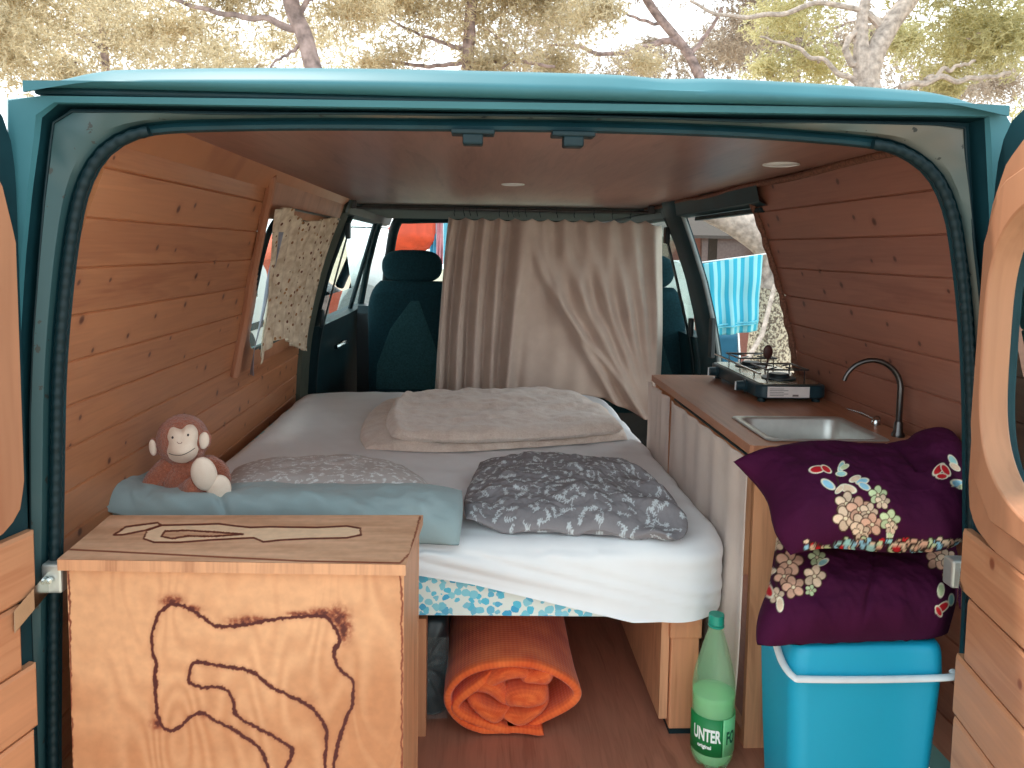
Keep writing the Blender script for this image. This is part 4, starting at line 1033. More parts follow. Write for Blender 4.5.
# ------------------------------------------------------------------ plush monkey
def monkey():
    b0 = at(186, 499, Y=1.69); x, y, z = b0.x, b0.y, b0.z
    pm = 1.69 / FPX                                # metres per pixel here
    P = lambda px, py, dy=0.0: Vector((at(px, py, Y=1.69).x, 1.69 + dy, at(px, py, Y=1.69).z))
    e = empty('plush_monkey', (x, y, z), 'brown plush monkey with a cream face, sitting on the pale teal pillow', 'soft toy')
    mb = MB()
    mb.ellipsoid(P(181, 441, 0.01), (0.055, 0.050, 0.056), Matrix.Rotation(R(4), 3, 'Y'))     # head
    mb.ellipsoid(P(186, 481, 0.015), (0.060, 0.050, 0.048)); mb.ellipsoid(P(184, 466, 0.015), (0.040, 0.036, 0.032))
    def limb(pts, r0, r1):
        q = resample(cr(pts), 14)
        for i, p in enumerate(q): mb.ellipsoid(p, [r0 + (r1 - r0) * i / 13] * 3, nu=14, nv=8)
    limb([P(166, 468, 0), P(156, 480, -.015), P(155, 489, -.02)], 0.023, 0.020)
    limb([P(206, 466, 0.02), P(216, 472, 0.02), P(222, 480, 0.01)], 0.019, 0.017)
    limb([P(180, 488, 0.0), P(192, 489, -.03), P(203, 480, -.055)], 0.024, 0.024)
    limb([P(200, 490, 0.01), P(210, 492, -.02), P(217, 490, -.05)], 0.022, 0.020)
    o = mb.build('body', M['fur'], e, angle=180)
    m_ = o.modifiers.new('remesh', 'REMESH'); m_.mode = 'VOXEL'; m_.voxel_size = 0.0032; m_.use_smooth_shade = True
    t = bpy.data.textures.new('fur_clumps', 'CLOUDS'); t.noise_scale = 0.006
    d = o.modifiers.new('fur', 'DISPLACE'); d.texture = t; d.strength = 0.004; d.mid_level = 0.4
    # face: bilobed cream patch, slightly domed
    def face():
        C = P(181, 446, 0); rows = []
        out = [(166, 437), (168, 430), (173, 427), (178, 428.5), (182, 429), (187, 425), (193, 425), (197.5, 430), (198, 437), (197, 444), (198.5, 450), (195, 457), (188, 462), (181, 463), (173, 461), (167, 455), (166.5, 448), (167.5, 443)]
        oc = cr([(a, b) for a, b in out], 5, closed=True); cx, cy = 182, 446
        for t in np.linspace(0, 1, 12):
            row = []
            for a, b in oc:
                px, py = cx + (a - cx) * t, cy + (b - cy) * t
                muzz = 0.012 * math.exp(-(((px - 182) / 13) ** 2 + ((py - 453) / 8) ** 2))
                bulge = 0.047 * math.sqrt(max(0.0, 1 - ((px - 182) / 30) ** 2 - ((py - 444) / 30) ** 2))
                yv = 1.693 - bulge - muzz + 0.006 * t ** 6 - 0.006 * (1 - t ** 4); q = at(px, py, Y=yv); row.append((q.x, yv, q.z))
            rows.append(row)
        return MB().grid(rows, closev=True), lambda px, py: at(px, py, Y=1.693 - 0.012 * math.exp(-(((px - 182) / 13) ** 2 + ((py - 453) / 8) ** 2)) - 0.047 * math.sqrt(max(0.0, 1 - ((px - 182) / 30) ** 2 - ((py - 444) / 30) ** 2)) - 0.0068)
    fm, S = face(); fm.build('face', M['plush'], e, angle=180)
    blk = plain('black_thread', (40, 26, 24), 0.4)
    for a, b in ((172.5, 437.5), (188, 435)):
        MB().ellipsoid(S(a, b), (0.0022, 0.002, 0.0028), nu=12, nv=8).build('eye', blk, e)
    MB().tube([S(*q) for q in resample(cr([(169, 453.5), (174, 455), (182, 455), (189, 452), (195, 448)]), 20)], 0.0007, 6).build('mouth', blk, e)
    MB().tube([S(*q) for q in [(177, 442), (178.5, 443.5), (181, 443.5), (182, 442)]], 0.0006, 6).build('nose', plain('nose_thread', (150, 90, 80), 0.6), e)
    for (a, b, rx, rz, tilt) in ((155.5, 446, 0.008, 0.018, -6), (206, 439, 0.012, 0.019, 8)):
        rt = Matrix.Rotation(R(tilt), 3, 'Y')
        MB().ellipsoid(P(a, b, -0.008), (rx + 0.0022, 0.009, rz + 0.0025), rt).build('ear', M['fur'], e)
        MB().ellipsoid(P(a, b, -0.014), (rx, 0.006, rz), rt).build('inner_ear', M['plush'], e)
    for (a, b, rx, rz, tilt, dy) in ((204, 474, 0.025, 0.037, 3, -0.078), (219, 489, 0.024, 0.032, -14, -0.066)):
        q = at(a, b, Y=1.69 + dy)
        MB().ellipsoid(q, (rx * 1.08, 0.015, rz * 1.04), Matrix.Rotation(R(-tilt), 3, 'Y') @ Matrix.Rotation(R(12), 3, 'X')).build('foot', M['plush'], e, angle=180)
monkey()

# ------------------------------------------------------------------ plywood box with burnt outlines
def ply_box():
    e = empty('wooden_box', (-0.38, 1.35, 0), 'pale plywood storage box with burnt wavy outlines, standing in the rear opening', 'box')
    zl = at(240, 562, Y=1.18).z - 0.018   # underside of lid
    yb_ = at(420, 515, Z=zl + .018).y
    fl, frr = at(68, 568, Z=zl), at(405, 572, Z=zl)
    bl_, br_ = at(112, 518, Z=zl), at(421, 519, Z=zl)
    FL, FR = Vector((at(67, 575, Y=1.205).x, 1.205, 0)), Vector((at(404, 575, Y=1.185).x, 1.185, 0))
    BR = Vector((at(419, 560, Y=yb_ - .015).x, yb_ - .015, 0)); BL = Vector((FL.x, yb_ - .02, 0))
    W = (FR - FL).length; dv = (FR - FL) / W; nv = Vector((dv.y, -dv.x, 0))
    pxm = 1.2 / FPX
    M['burnt'] = painted('birch_plywood_burnt', rough=0.55, nscale=60, spec=0.4)
    # --- burn mask from poly lines, in photo-measured pixels of the face
    Z8 = lambda l: [(50 + a / 2.695, 500 + b / 2.695) for a, b in l]
    o1 = Z8([(590, 740), (580, 700), (560, 665), (500, 622), (440, 592), (410, 574), (378, 584), (358, 605), (325, 622), (300, 603), (287, 562), (285, 500), (284, 430), (274, 385), (284, 330), (300, 300), (322, 282), (352, 284), (385, 298), (420, 322), (450, 340), (520, 337), (600, 322), (680, 314), (740, 314), (768, 345), (782, 378), (765, 410), (785, 460), (817, 490), (815, 550), (790, 610), (775, 670), (765, 740)])
    o2 = Z8([(735, 740), (745, 640), (735, 600), (700, 556), (640, 525), (590, 500), (540, 461), (450, 446), (400, 437), (380, 450), (375, 490), (410, 505), (460, 505), (490, 530), (500, 575), (540, 605), (590, 630), (638, 660), (652, 682), (630, 740)])
    o1 += [(o1[-1][0] + 4, o1[-1][1] + 60)]; o1 = [(o1[0][0] + 8, o1[0][1] + 50)] + o1
    bord = [(74, 905), (72, 760), (69.5, 600), (69, 575), (72, 569.5), (120, 568.5), (230, 569), (300, 570), (370, 571), (395, 574), (401, 585), (402, 700), (402, 905)]
    smear = [(172, 601, 12, 6), (190, 609, 11, 4), (250, 621, 22, 5), (338, 618, 12, 12), (344, 628, 8, 14), (322, 613, 16, 5), (206, 712, 7, 6), (300, 614, 14, 3), (158, 724, 8, 6), (310, 700, 10, 5)]
    o1, o2, bord = [[tuple(q) for q in cr(l, 4)] for l in (o1, o2, bord)]
    nx, nz = 460, 440; h = zl
    us = np.linspace(0, W, nx); vs_ = np.linspace(0, h, nz)
    U, V = np.meshgrid(us, vs_, indexing='ij')
    # photo pixels of the face points
    D = (np.array(FL) + U[..., None] * np.array(dv) + V[..., None] * np.array((0, 0, 1)) - np.array((0, 0, CAMZ))) @ np.array(CR.transposed()).T; pu = PPX - D[..., 0] / D[..., 2] * FPX; pv = PPY + D[..., 1] / D[..., 2] * FPX
    n1 = fbm(np.stack([pu, pv, 0 * pu], -1), 0.10, 1.0, 3); n2 = fbm(np.stack([pu, pv, 0 * pu], -1), 0.22, 5.0, 3)
    pj, pk = pu + 1.6 * n1, pv + 1.8 * n2 * 0.8
    d = np.minimum(seg_dist(pj, pk, o1), seg_dist(pj, pk, o2)); db = seg_dist(pj, pk, bord)
    burn = np.clip(2.2 - d / 1.0, 0, 1) * 0.98 + np.clip(0.45 - d / 12, 0, 1) * 0.45
    burn = np.maximum(burn, np.clip(1.5 - db / 0.9, 0, 1) * .75)
    for (a, b, rx, ry) in smear:
        s = np.exp(-(((pu - a) / rx) ** 2 + ((pv - b) / ry) ** 2) * 1.3) * (0.75 + 0.6 * n2)
        inside = inpoly(pj, pk, o1)
        burn = np.maximum(burn, np.clip(s * 1.25, 0, 1) * np.where(inside, 0.12, 0.95))
    burn = np.clip(burn, 0, 1)
    # plywood figure
    g = np.sin(14 * fbm(np.stack([U * 5, V * 1.6, 0 * U], -1), 1.0, 3.0, 3) * 2.2) * 0.5 + 0.5
    g2 = fbm(np.stack([U * 2, V * 2, 0 * U], -1), 1.4, 9.0, 2)
    ca, cb = np.array(lin((222, 166, 124))[:3]), np.array(lin((190, 128, 88))[:3])
    t = np.clip(0.25 + 0.42 * g + 0.9 * g2, 0, 1)[..., None]
    col = ca + (cb - ca) * t
    dk = np.array(lin((78, 24, 22))[:3]); md = np.array(lin((150, 80, 54))[:3])
    b1 = burn[..., None]
    col = np.where(b1 < .5, col + (md - col) * (b1 * 2), md + (dk - md) * (b1 * 2 - 1))
    P = FL[:] ; base = np.array(FL); P = base + U[..., None] * np.array(dv) + V[..., None] * np.array((0, 0, 1))
    MB().grid(P, col=col).build('front_panel', M['burnt'], e, col=True, angle=180)
    t_ = 0.012
    def slab_(a, b, z0, z1, nm, mat, th=0.014):
        dd = (b - a).normalized(); n_ = Vector((-dd.y, dd.x, 0))
        c_ = [a, b, b + n_ * th, a + n_ * th]; vs2 = [(q.x, q.y, z0) for q in c_] + [(q.x, q.y, z1) for q in c_]
        MB().add(vs2, [(3, 2, 1, 0), (4, 5, 6, 7), (0, 1, 5, 4), (1, 2, 6, 5), (2, 3, 7, 6), (3, 0, 4, 7)]).build(nm, mat, e, smooth=False)
    slab_(FL + Vector((0, .0015, 0)), FR + Vector((0, .0015, 0)), 0, zl, 'front_board', M['boxside'])
    slab_(FR + Vector((0, .002, 0)), BR, 0, zl, 'side_panel', M['boxside'])
    slab_(BL, FL + Vector((0, .002, 0)), 0, zl, 'side_panel', M['boxside'])
    slab_(BR, BL, 0, zl, 'back_panel', M['boxside'])
    # lid
    zt = zl + 0.018
    c4 = [Vector((at(57, 556, Y=1.193).x, 1.193, 0)), Vector((FR.x + 0.004, 1.168, 0)), Vector((BR.x + 0.006, yb_, 0)), Vector((at(110, 515, Y=yb_).x, yb_, 0))]
    nx, ny = 420, 160; u = np.linspace(0, 1, nx)[:, None]; v = np.linspace(0, 1, ny)[None, :]
    bil = lambda a, b, c_, d_: (1 - u) * (1 - v) * a + u * (1 - v) * b + u * v * c_ + (1 - u) * v * d_
    X = bil(*[q.x for q in c4]); Y = bil(*[q.y for q in c4])
    # project to photo pixels to lay the measured outline on the board
    inv = np.array(CR.transposed()); D = np.stack([X, Y, np.full(X.shape, zt - CAMZ)], -1) @ inv.T
    pu = PPX - D[..., 0] / D[..., 2] * FPX; pv = PPY + D[..., 1] / D[..., 2] * FPX
    l1 = Z8([(172, 94), (205, 72), (290, 61), (300, 68), (255, 82), (195, 94), (172, 94)])
    l2 = Z8([(300, 68), (262, 82), (252, 104), (280, 114), (350, 114), (430, 108), (500, 104), (550, 102), (575, 113), (620, 108), (700, 104), (800, 102), (838, 94), (835, 76), (800, 70), (720, 74), (640, 73), (590, 72), (540, 74), (500, 70), (455, 64), (400, 66), (300, 68)])
    l3 = Z8([(300, 98), (310, 84), (370, 82), (440, 86), (520, 92), (440, 98), (370, 97), (330, 104), (300, 98)])
    n2 = fbm(np.stack([pu, pv, 0 * pu], -1), 0.5, 5.0, 2)
    d = np.minimum(np.minimum(seg_dist(pu + n2, pv, l1), seg_dist(pu + n2, pv, l2)), seg_dist(pu, pv + .5 * n2, l3))
    dr_ = seg_dist(pu + n2, pv, [(420, 517), (410, 553), (400, 563), (300, 561), (60, 549)])
    burn = np.clip(1.6 - d / 0.75, 0, 1) * .9; burn = np.maximum(burn, np.clip(1.5 - dr_ / .8, 0, 1) * .6)
    ins = inpoly(pu, pv, l2) | inpoly(pu, pv, l1); ins2 = inpoly(pu, pv, l3)
    g2 = fbm(np.stack([X * 3, Y * 20, 0 * X], -1), 1.5, 9.0, 3)
    ca, cb = np.array(lin((232, 180, 146))[:3]), np.array(lin((208, 154, 120))[:3])
    col = ca + (cb - ca) * np.clip(.5 + g2, 0, 1)[..., None]
    col = np.where((ins & ~ins2)[..., None], np.array(lin((246, 204, 168))[:3]), col)
    b1 = burn[..., None]; col = np.where(b1 < .5, col + (md - col) * (b1 * 2), md + (dk - md) * (b1 * 2 - 1))
    mb = MB(); mb.grid(np.stack([X, Y, np.full(X.shape, zt)], -1), col=col)
    lid = mb.build('lid', M['burnt'], e, col=True, angle=180)
    mb = MB(); cs = [(q.x, q.y) for q in c4]
    mb.add([(a, b, zl) for a, b in cs] + [(a, b, zt - .0006) for a, b in cs], [(3, 2, 1, 0), (4, 5, 6, 7), (0, 1, 5, 4), (1, 2, 6, 5), (2, 3, 7, 6), (3, 0, 4, 7)])
    mb.build('lid_board', M['boxside'], lid, smooth=False)
ply_box()

# ------------------------------------------------------------------ under the bed
def quilt():
    ye = at(514, 744, Z=0).y + 0.01; c0 = at(510, 700, Y=ye)
    e = empty('rolled_quilt', (c0.x, ye + 0.3, 0), 'rolled-up orange waffle quilt on the floor under the bed', 'quilt')
    rx, rz = 0.146, 0.092; zc = rz + 0.004
    prof = []
    for t in np.linspace(0, 1, 420):                # outer end -> inner
        turns = 1.7; a = R(-60) - t * turns * 2 * math.pi; k = 1 - 0.34 * t
        w = 0.20 * math.sin(a * 2 + 1) * t + 0.16 * math.sin(a * 3 + 4 * t) * t
        x = c0.x + rx * k * (1 + w) * math.cos(a) + 0.015 * t; z = zc + rz * k * (1 - 0.5 * w) * math.sin(a) - 0.012 * t
        prof.append((x, max(0.013, z), t))
    # flap lying on the floor in front
    pr = np.array(prof); tg = np.gradient(pr[:, :2], axis=0); tg /= np.linalg.norm(tg, axis=1)[:, None]; nr = np.stack([-tg[:, 1], tg[:, 0]], 1)
    s = np.r_[0, np.cumsum(np.linalg.norm(np.diff(pr[:, :2], axis=0), axis=1))]
    th = 0.0085; ys = [0.0, 0.006, 0.02, 0.05, 0.10, 0.2, 0.35, 0.6]
    P = []; UV = []
    for i in range(len(pr)):
        row = []; uv = []
        yj = ye + 0.012 * math.sin(i * .035) + 0.010 * mnoise.noise(Vector((i * .03, 0, 0))) + 0.02 * pr[i, 2]
        for q, yy in enumerate(ys):
            o = th * (0.5 if q == 0 else 1.0); wob = 0.004 * mnoise.noise(Vector((s[i] * 9, yy * 9, 1)))
            row.append((pr[i, 0] + nr[i, 0] * (o + wob), yj + yy, pr[i, 1] + nr[i, 1] * (o + wob))); uv.append((s[i], yy))
        for q, yy in reversed(list(enumerate(ys))):
            o = -th * (0.5 if q == 0 else 1.0); row.append((pr[i, 0] + nr[i, 0] * o, yj + yy, pr[i, 1] + nr[i, 1] * o)); uv.append((s[i], yy))
        P.append(row); UV.append(uv)
    MB().grid(P, closev=True, uv=UV).build('rolled_layers', M['quilt'], e, angle=70)
    # crumpled inner folds filling the core
    mb = MB()
    fold = []
    for k, (cx, cz, w, h, rot, sd) in enumerate([(-0.01, 0.135, .09, .022, 8, 1), (0.06, 0.13, .05, .024, -25, 7), (-0.04, 0.098, .075, .024, -16, 2), (0.035, 0.088, .07, .026, 26, 3), (-0.045, 0.062, .07, .02, -6, 4), (0.03, 0.050, .085, .020, 4, 5)]):
        u = np.linspace(0, 2 * math.pi, 40, endpoint=False); rows = []
        for t in np.linspace(0, 1, 14):
            row = []
            for a in u:
                bb = t
                rr = math.sin(bb * math.pi / 2) ** 0.7
                lx, lz = w * .72 * rr * math.copysign(abs(math.cos(a)) ** .8, math.cos(a)), h * .98 * rr * math.copysign(abs(math.sin(a)) ** .8, math.sin(a))
                lz += 0.012 * math.sin(lx * 45 + sd)
                c_, s_ = math.cos(R(rot)), math.sin(R(rot))
                row.append((c0.x + cx + lx * c_ - lz * s_, ye - 0.004 + 0.045 * (1 - math.cos(bb * math.pi / 2)) + .006 * (sd % 3) + 0.006 * mnoise.noise(Vector((lx * 30, lz * 30, sd))), cz + lx * s_ + lz * c_))
            rows.append(row)
        rows.append([(a, b + 0.2, c_) for a, b, c_ in rows[-1]])
        mb.grid(rows, closev=True, uv=[[(q / 40 * .3, r_ * .03 + k) for q in range(40)] for r_ in range(15)])
    mb.build('inner_folds', M['quilt'], e, angle=180)
quilt()
def bag():
    p = at(436, 735, Z=0.0); x0, x1 = at(420, 680, Y=p.y).x - 0.05, at(446, 690, Y=p.y).x; p.y = max(p.y, 1.665); y_ = p.y - 1.735
    e = empty('storage_case', ((x0 + x1) / 2, 1.9, 0), 'dark plastic-wrapped case between the plywood box and the orange quilt', 'case')
    P = []; pts = resample(np.array(rrect(x0, x1, 0.004, 0.235, 0.02) + [rrect(x0, x1, 0.004, 0.235, 0.02)[0]]), 61)[:-1]
    cx, cz = (x0 + x1) / 2, 0.12
    for y, k in ((1.735, 0.0), (1.736, .5), (1.738, .9), (1.75, 1), (1.80, 1), (1.9, 1), (2.0, 1), (2.15, 1)):
        P.append([(cx + (a - cx) * k, y + y_ + 0.01 * mnoise.noise(Vector((a * 30, b * 30, 0))) * k, cz + (b - cz) * k) for a, b in pts])
    MB().grid(P, closev=True).build('shell', M['blackpl'], e, angle=180)
    k = NT('clear_film'); k.set(Base__Color=(.5, .6, .6, 1), Roughness=0.12, Alpha=0.10); nz = k.n('TexNoise', Vector=k.n('TexCoord').outputs['Object'], Scale=22.0, Detail=4.0, Distortion=1.5).outputs[0]; k.bump(nz, 1.0, 0.03)
    u, v = np.meshgrid(np.linspace(x0 - .0, x1 + .004, 40), np.linspace(0.01, 0.20, 50), indexing='ij')
    Q = np.stack([u, np.full(u.shape, p.y - 0.012), v], -1); Q[..., 1] -= 0.006 * np.abs(fbm(Q, 22, 3, 3))
    MB().grid(Q).build('film', k.m, e, angle=180)
bag()

# ------------------------------------------------------------------ kitchen
KX0, KX1 = 0.575, 0.965
KY0, KY1 = 1.545, 2.45
KZ = 0.662
kt = empty('kitchen_unit', (0.76, 2.0, 0), 'low wooden kitchen unit along the wall, with a sink in its worktop and fabric fronts', 'kitchen unit')
SX0, SX1, SY0, SY1 = 0.622, 0.895, 1.578, 1.820
def worktop():
    hole = rrect(SX0 + .010, SX1 - .010, SY0 + .008, SY1 - .010, .03, 6); n = len(hole)
    outer = resample(np.array([(KX1, KY1), (KX0, KY1), (KX0 - .0, KY0), (KX1, KY0), (KX1, KY1)]), 200)[:-1]
    cx, cy = (SX0 + SX1) / 2, (SY0 + SY1) / 2
    hl = resample(np.array(hole + [hole[0]]), 400)[:-1]
    ha = np.arctan2(hl[:, 1] - cy, hl[:, 0] - cx)
    P = []
    for x, y in outer:
        a = math.atan2(y - cy, x - cx); i = int(np.argmin(np.abs(np.angle(np.exp(1j * (ha - a)))))); hx, hy = hl[i]
        P.append([(x, y, KZ - .02), (x, y, KZ), (hx, hy, KZ), (hx, hy, KZ - .02)])
    return MB().grid(P, closeu=True, closev=True)
worktop().build('worktop', M['top'], kt, smooth=False)
mb = MB(); mb.bx(KX0 + 0.012, KX1 - .02, KY0 + 0.004, KY0 + 0.02, 0, KZ - .02); mb.build('end_panel', M['boxside'], kt, smooth=False)
mb = MB(); mb.bx(KX0 + 0.012, KX1 - .02, KY1 - 0.02, KY1 - .004, 0, KZ - .02); mb.build('end_panel', M['boxside'], kt, smooth=False)
mb = MB(); mb.bx(KX0 + 0.012, KX0 + .03, 2.16, 2.20, 0, KZ - .02); mb.build('stile', M['boxside'], kt, smooth=False)
mb = MB(); mb.bx(KX0 + 0.012, KX0 + .03, KY0 + .02, KY1 - .02, 0.0, 0.03); mb.build('bottom_rail', M['boxside'], kt, smooth=False)
def skirt(y0, y1, x, ztop, zbot, seed, lean=0.0, flare=0.0):
    nu, nv = 140, 50; P = np.zeros((nu, nv, 3))
    for i in range(nu):
        u = i / (nu - 1)
        for j in range(nv):
            v = j / (nv - 1); z = ztop + (zbot - ztop) * v
            a = 0.007 * math.sin(u * 2 * math.pi * (y1 - y0) * 9 + seed + 0.5 * math.sin(3 * v)) * (.3 + .7 * v) + 0.012 * mnoise.noise(Vector((u * 6, v * 2, seed)))
            P[i, j] = (x - 0.006 - a * .7 - flare * v * v * (1 - u) ** 2, y0 + (y1 - y0) * u + 0.01 * math.sin(v * 5 + seed) * (1 - u) - lean * v * (1 - u), z)
    return MB().grid(P)
s1 = empty('cabinet_curtain', (KX0, 1.85, KZ - .03), 'long beige curtain covering the kitchen unit front, beside the bottle', 'curtain', 'kitchen unit curtains')
skirt(KY0 - .016, 2.17, KX0, KZ - .030, 0.012, 1.0, 0.0, 0.02).build('cloth', M['skirt'], s1, angle=180, solid=.0015)
MB().tube([(KX0 + .004, KY0 + .01, KZ - .028), (KX0 + .004, 2.17, KZ - .026)], 0.003, 8).build('curtain_wire', M['rubber'], s1)
s2 = empty('cabinet_curtain', (KX0, 2.3, KZ - .03), 'short-width beige curtain at the cab end of the kitchen unit', 'curtain', 'kitchen unit curtains')
skirt(2.20, 2.47, KX0, KZ - .026, 0.012, 4.0, 0.0).build('cloth', M['skirt'], s2, angle=180, solid=.0015)

# sink
sk_ = empty('sink', ((SX0 + SX1) / 2, (SY0 + SY1) / 2, KZ), 'small rectangular stainless steel sink set in the worktop', 'sink')
loops = [(0, 0, KZ + .0015, .018), (0.002, .002, KZ + .0035, .018), (.018, .014, KZ + .003, .03), (.022, .018, KZ - .002, .03), (.028, .022, KZ - .05, .03), (.034, .028, KZ - .095, .03), (.05, .045, KZ - .105, .03), (.115, .10, KZ - .107, .01)]
P = []
for dx, dy, z, r_ in loops:
    P.append([(a, b, z) for a, b in rrect(SX0 + dx, SX1 - dx, SY0 + dy, SY1 - dy, r_, 8)])
mb = MB().grid(P, closev=True); mb.add(P[-1], [tuple(range(len(P[-1])))]); mb.build('basin', M['steel'], sk_, angle=50)
MB().lathe([(0.001, .002), (.014, .002), (.018, .0)], ((SX0 + SX1) / 2, (SY0 + SY1) / 2, KZ - .106), 24).build('drain', M['chrome'], sk_)
# faucet
fb = (at(908, 442, Y=1.66)); fx, fy = 0.935, 1.630
fc = empty('faucet', (fx, fy, KZ), 'dark metal gooseneck tap rising behind the purple cushions', 'faucet')
top_ = at(876, 361, Y=fy).z; 
rad = 0.060; zc_ = top_ - rad
pts = [(fx, fy, KZ), (fx, fy, KZ + .03), (fx, fy, zc_ - .02), (fx, fy, zc_)] + [(fx - rad + rad * math.cos(a), fy + 0.02 * (a / math.pi), zc_ + rad * math.sin(a)) for a in np.linspace(0.15, math.pi * 0.93, 20)]
MB().tube(pts, [0.0068] * 4 + list(np.linspace(.0066, .0045, 20)), 14).build('spout', M['faucet'], fc)
MB().lathe([(0.014, 0), (.014, .006), (.010, .012), (.009, .03), (.0075, .034)], (fx, fy, KZ), 20).build('base', M['faucet'], fc)
q0 = at(876, 420, Z=KZ + .012)
pl = empty('sink_plug', (q0.x, q0.y, KZ), 'small chrome plug with a ball chain lying behind the sink', 'sink plug')
MB().lathe([(0.001, .012), (.008, .012), (.010, .008), (.010, 0)], (q0.x, q0.y, KZ + .001), 20).build('plug_cap', M['chrome'], pl)
MB().tube([(q0.x + .008 * math.cos(a), q0.y - .004, KZ + .014 + .008 * math.sin(a)) for a in np.linspace(0, 2 * math.pi, 16)], .0015, 6).build('pull_ring', M['chrome'], pl)
mb = MB()
for px, py in resample(np.array([(848, 409), (855, 411), (862, 413), (868, 416), (872, 418)]), 14):
    a = at(px, py, Z=KZ + .003); mb.ellipsoid(a, (.0022, .0022, .0022), nu=8, nv=6)
mb.build('ball_chain', M['chrome'], pl)

# camping stove
def stove():
    x0, x1, y0, y1 = 0.755, 0.945, 1.99, 2.42; z0 = KZ + .012; h = .036
    e = empty('gas_stove', ((x0 + x1) / 2, (y0 + y1) / 2, KZ), 'two-burner dark camping gas stove on the far end of the worktop', 'stove')
    cas = plain('stove_blue_black', (22, 52, 62), 0.35, 0, .5)
    MB().prism(rrect(x0, x1, y0, y1, .03, 8), h, 'Z', z0).build('casing', cas, e, bevel=.005, angle=50)
    ctop = plain('stove_steel', (176, 168, 146), 0.25, .9)
    MB().prism(rrect(x0 + .012, x1 - .012, y0 + .015, y1 - .015, .022, 8), .002, 'Z', z0 + h + .0004).build('hob_plate', ctop, e, angle=50)
    for a in (x0 + .02, x1 - .02):
        for b in (y0 + .03, y1 - .03): MB().lathe([(.001, 0), (.011, 0), (.010, z0 - KZ + .001), (.001, z0 - KZ + .001)], (a, b, KZ), 14).build('rubber_foot', M['rubber'], e)
    for yb in (y0 + .105, y1 - .105):
        cx = (x0 + x1) / 2
        bz = z0 + h + .003
        MB().lathe([(.046, 0), (.046, .003), (.03, .004), (.028, .010), (.024, .014), (.001, .015)], (cx, yb, bz), 32).build('burner', M['blackpl'], e)
        mb = MB(); zt_ = bz + .032
        for a in (0, 90, 180, 270):
            d = Vector((math.cos(R(a + 45)), math.sin(R(a + 45)), 0)); 
            mb.tube([Vector((cx, yb, bz)) + d * .072, Vector((cx, yb, zt_)) + d * .072, Vector((cx, yb, zt_)) + d * .02], .0022, 8)
        sq = [(cx - .058, yb - .058, zt_), (cx + .058, yb - .058, zt_), (cx + .058, yb + .058, zt_), (cx - .058, yb + .058, zt_), (cx - .058, yb - .058, zt_)]
        mb.tube(sq, .0024, 8); mb.build('pan_support', M['rod'], e)
    for yb in (y0 + .10, y1 - .08):
        m_ = Matrix.Rotation(R(-90), 3, 'Y')
        kb = MB().lathe([(.001, .026), (.013, .026), (.014, .006), (.018, .004), (.018, 0)], (x0 - .001, yb, z0 + .018), 24, axis=m_).build('knob', cas, e)
        MB().box((x0 - .028, yb, z0 + .018), (.004, .004, .024)).build('pointer', M['white'], kb)
    lb_ = MB(); lb_.bx(x0 + .024, x1 - .052, y0 - .0012, y0 - .0002, z0 + .004, z0 + .033)
    lab = lb_.build('sticker', plain('sticker_paper', (222, 214, 210), .6, var=.05), e, smooth=False)
    mb = MB()
    for k in range(5):
        mb.bx(x0 + .030, x0 + .030 + (.05 if k % 2 else .038), y0 - .0018, y0 - .0012, z0 + .0085 + k * .0045, z0 + .0098 + k * .0045)
    mb.bx(x0 + .092, x0 + .108, y0 - .0018, y0 - .0012, z0 + .007, z0 + .012)
    mb.build('printed_lines', plain('grey_ink', (120, 110, 108), .6), lab, smooth=False)
    # gas hose / lighter rod lying along the plate
    MB().tube([(x0 + .01, y0 + .02, z0 + h + .028), (x0 + .005, y0 + .2, z0 + h + .03), (x0 + .01, y1 - .02, z0 + h + .028)], .003, 8).build('side_rail', M['chrome'], e)
    # spoon standing between the burners
    q = at(768, 352, Y=2.2)
    s = empty('spoon', (q.x, 2.2, z0 + h + .003), 'dark red-brown spoon standing upright on the gas stove', 'spoon')
    dm = plain('dark_red_wood', (74, 36, 34), .5)
    MB().tube([(q.x + .001, 2.22, z0 + h + .003), (q.x, 2.20, q.z - .03), (q.x, 2.2, q.z - .015)], [.0028, .003, .004], 8).build('handle', dm, s)
    MB().ellipsoid((q.x, 2.2, q.z), (.0145, .006, .021)).build('bowl', dm, s)
stove()

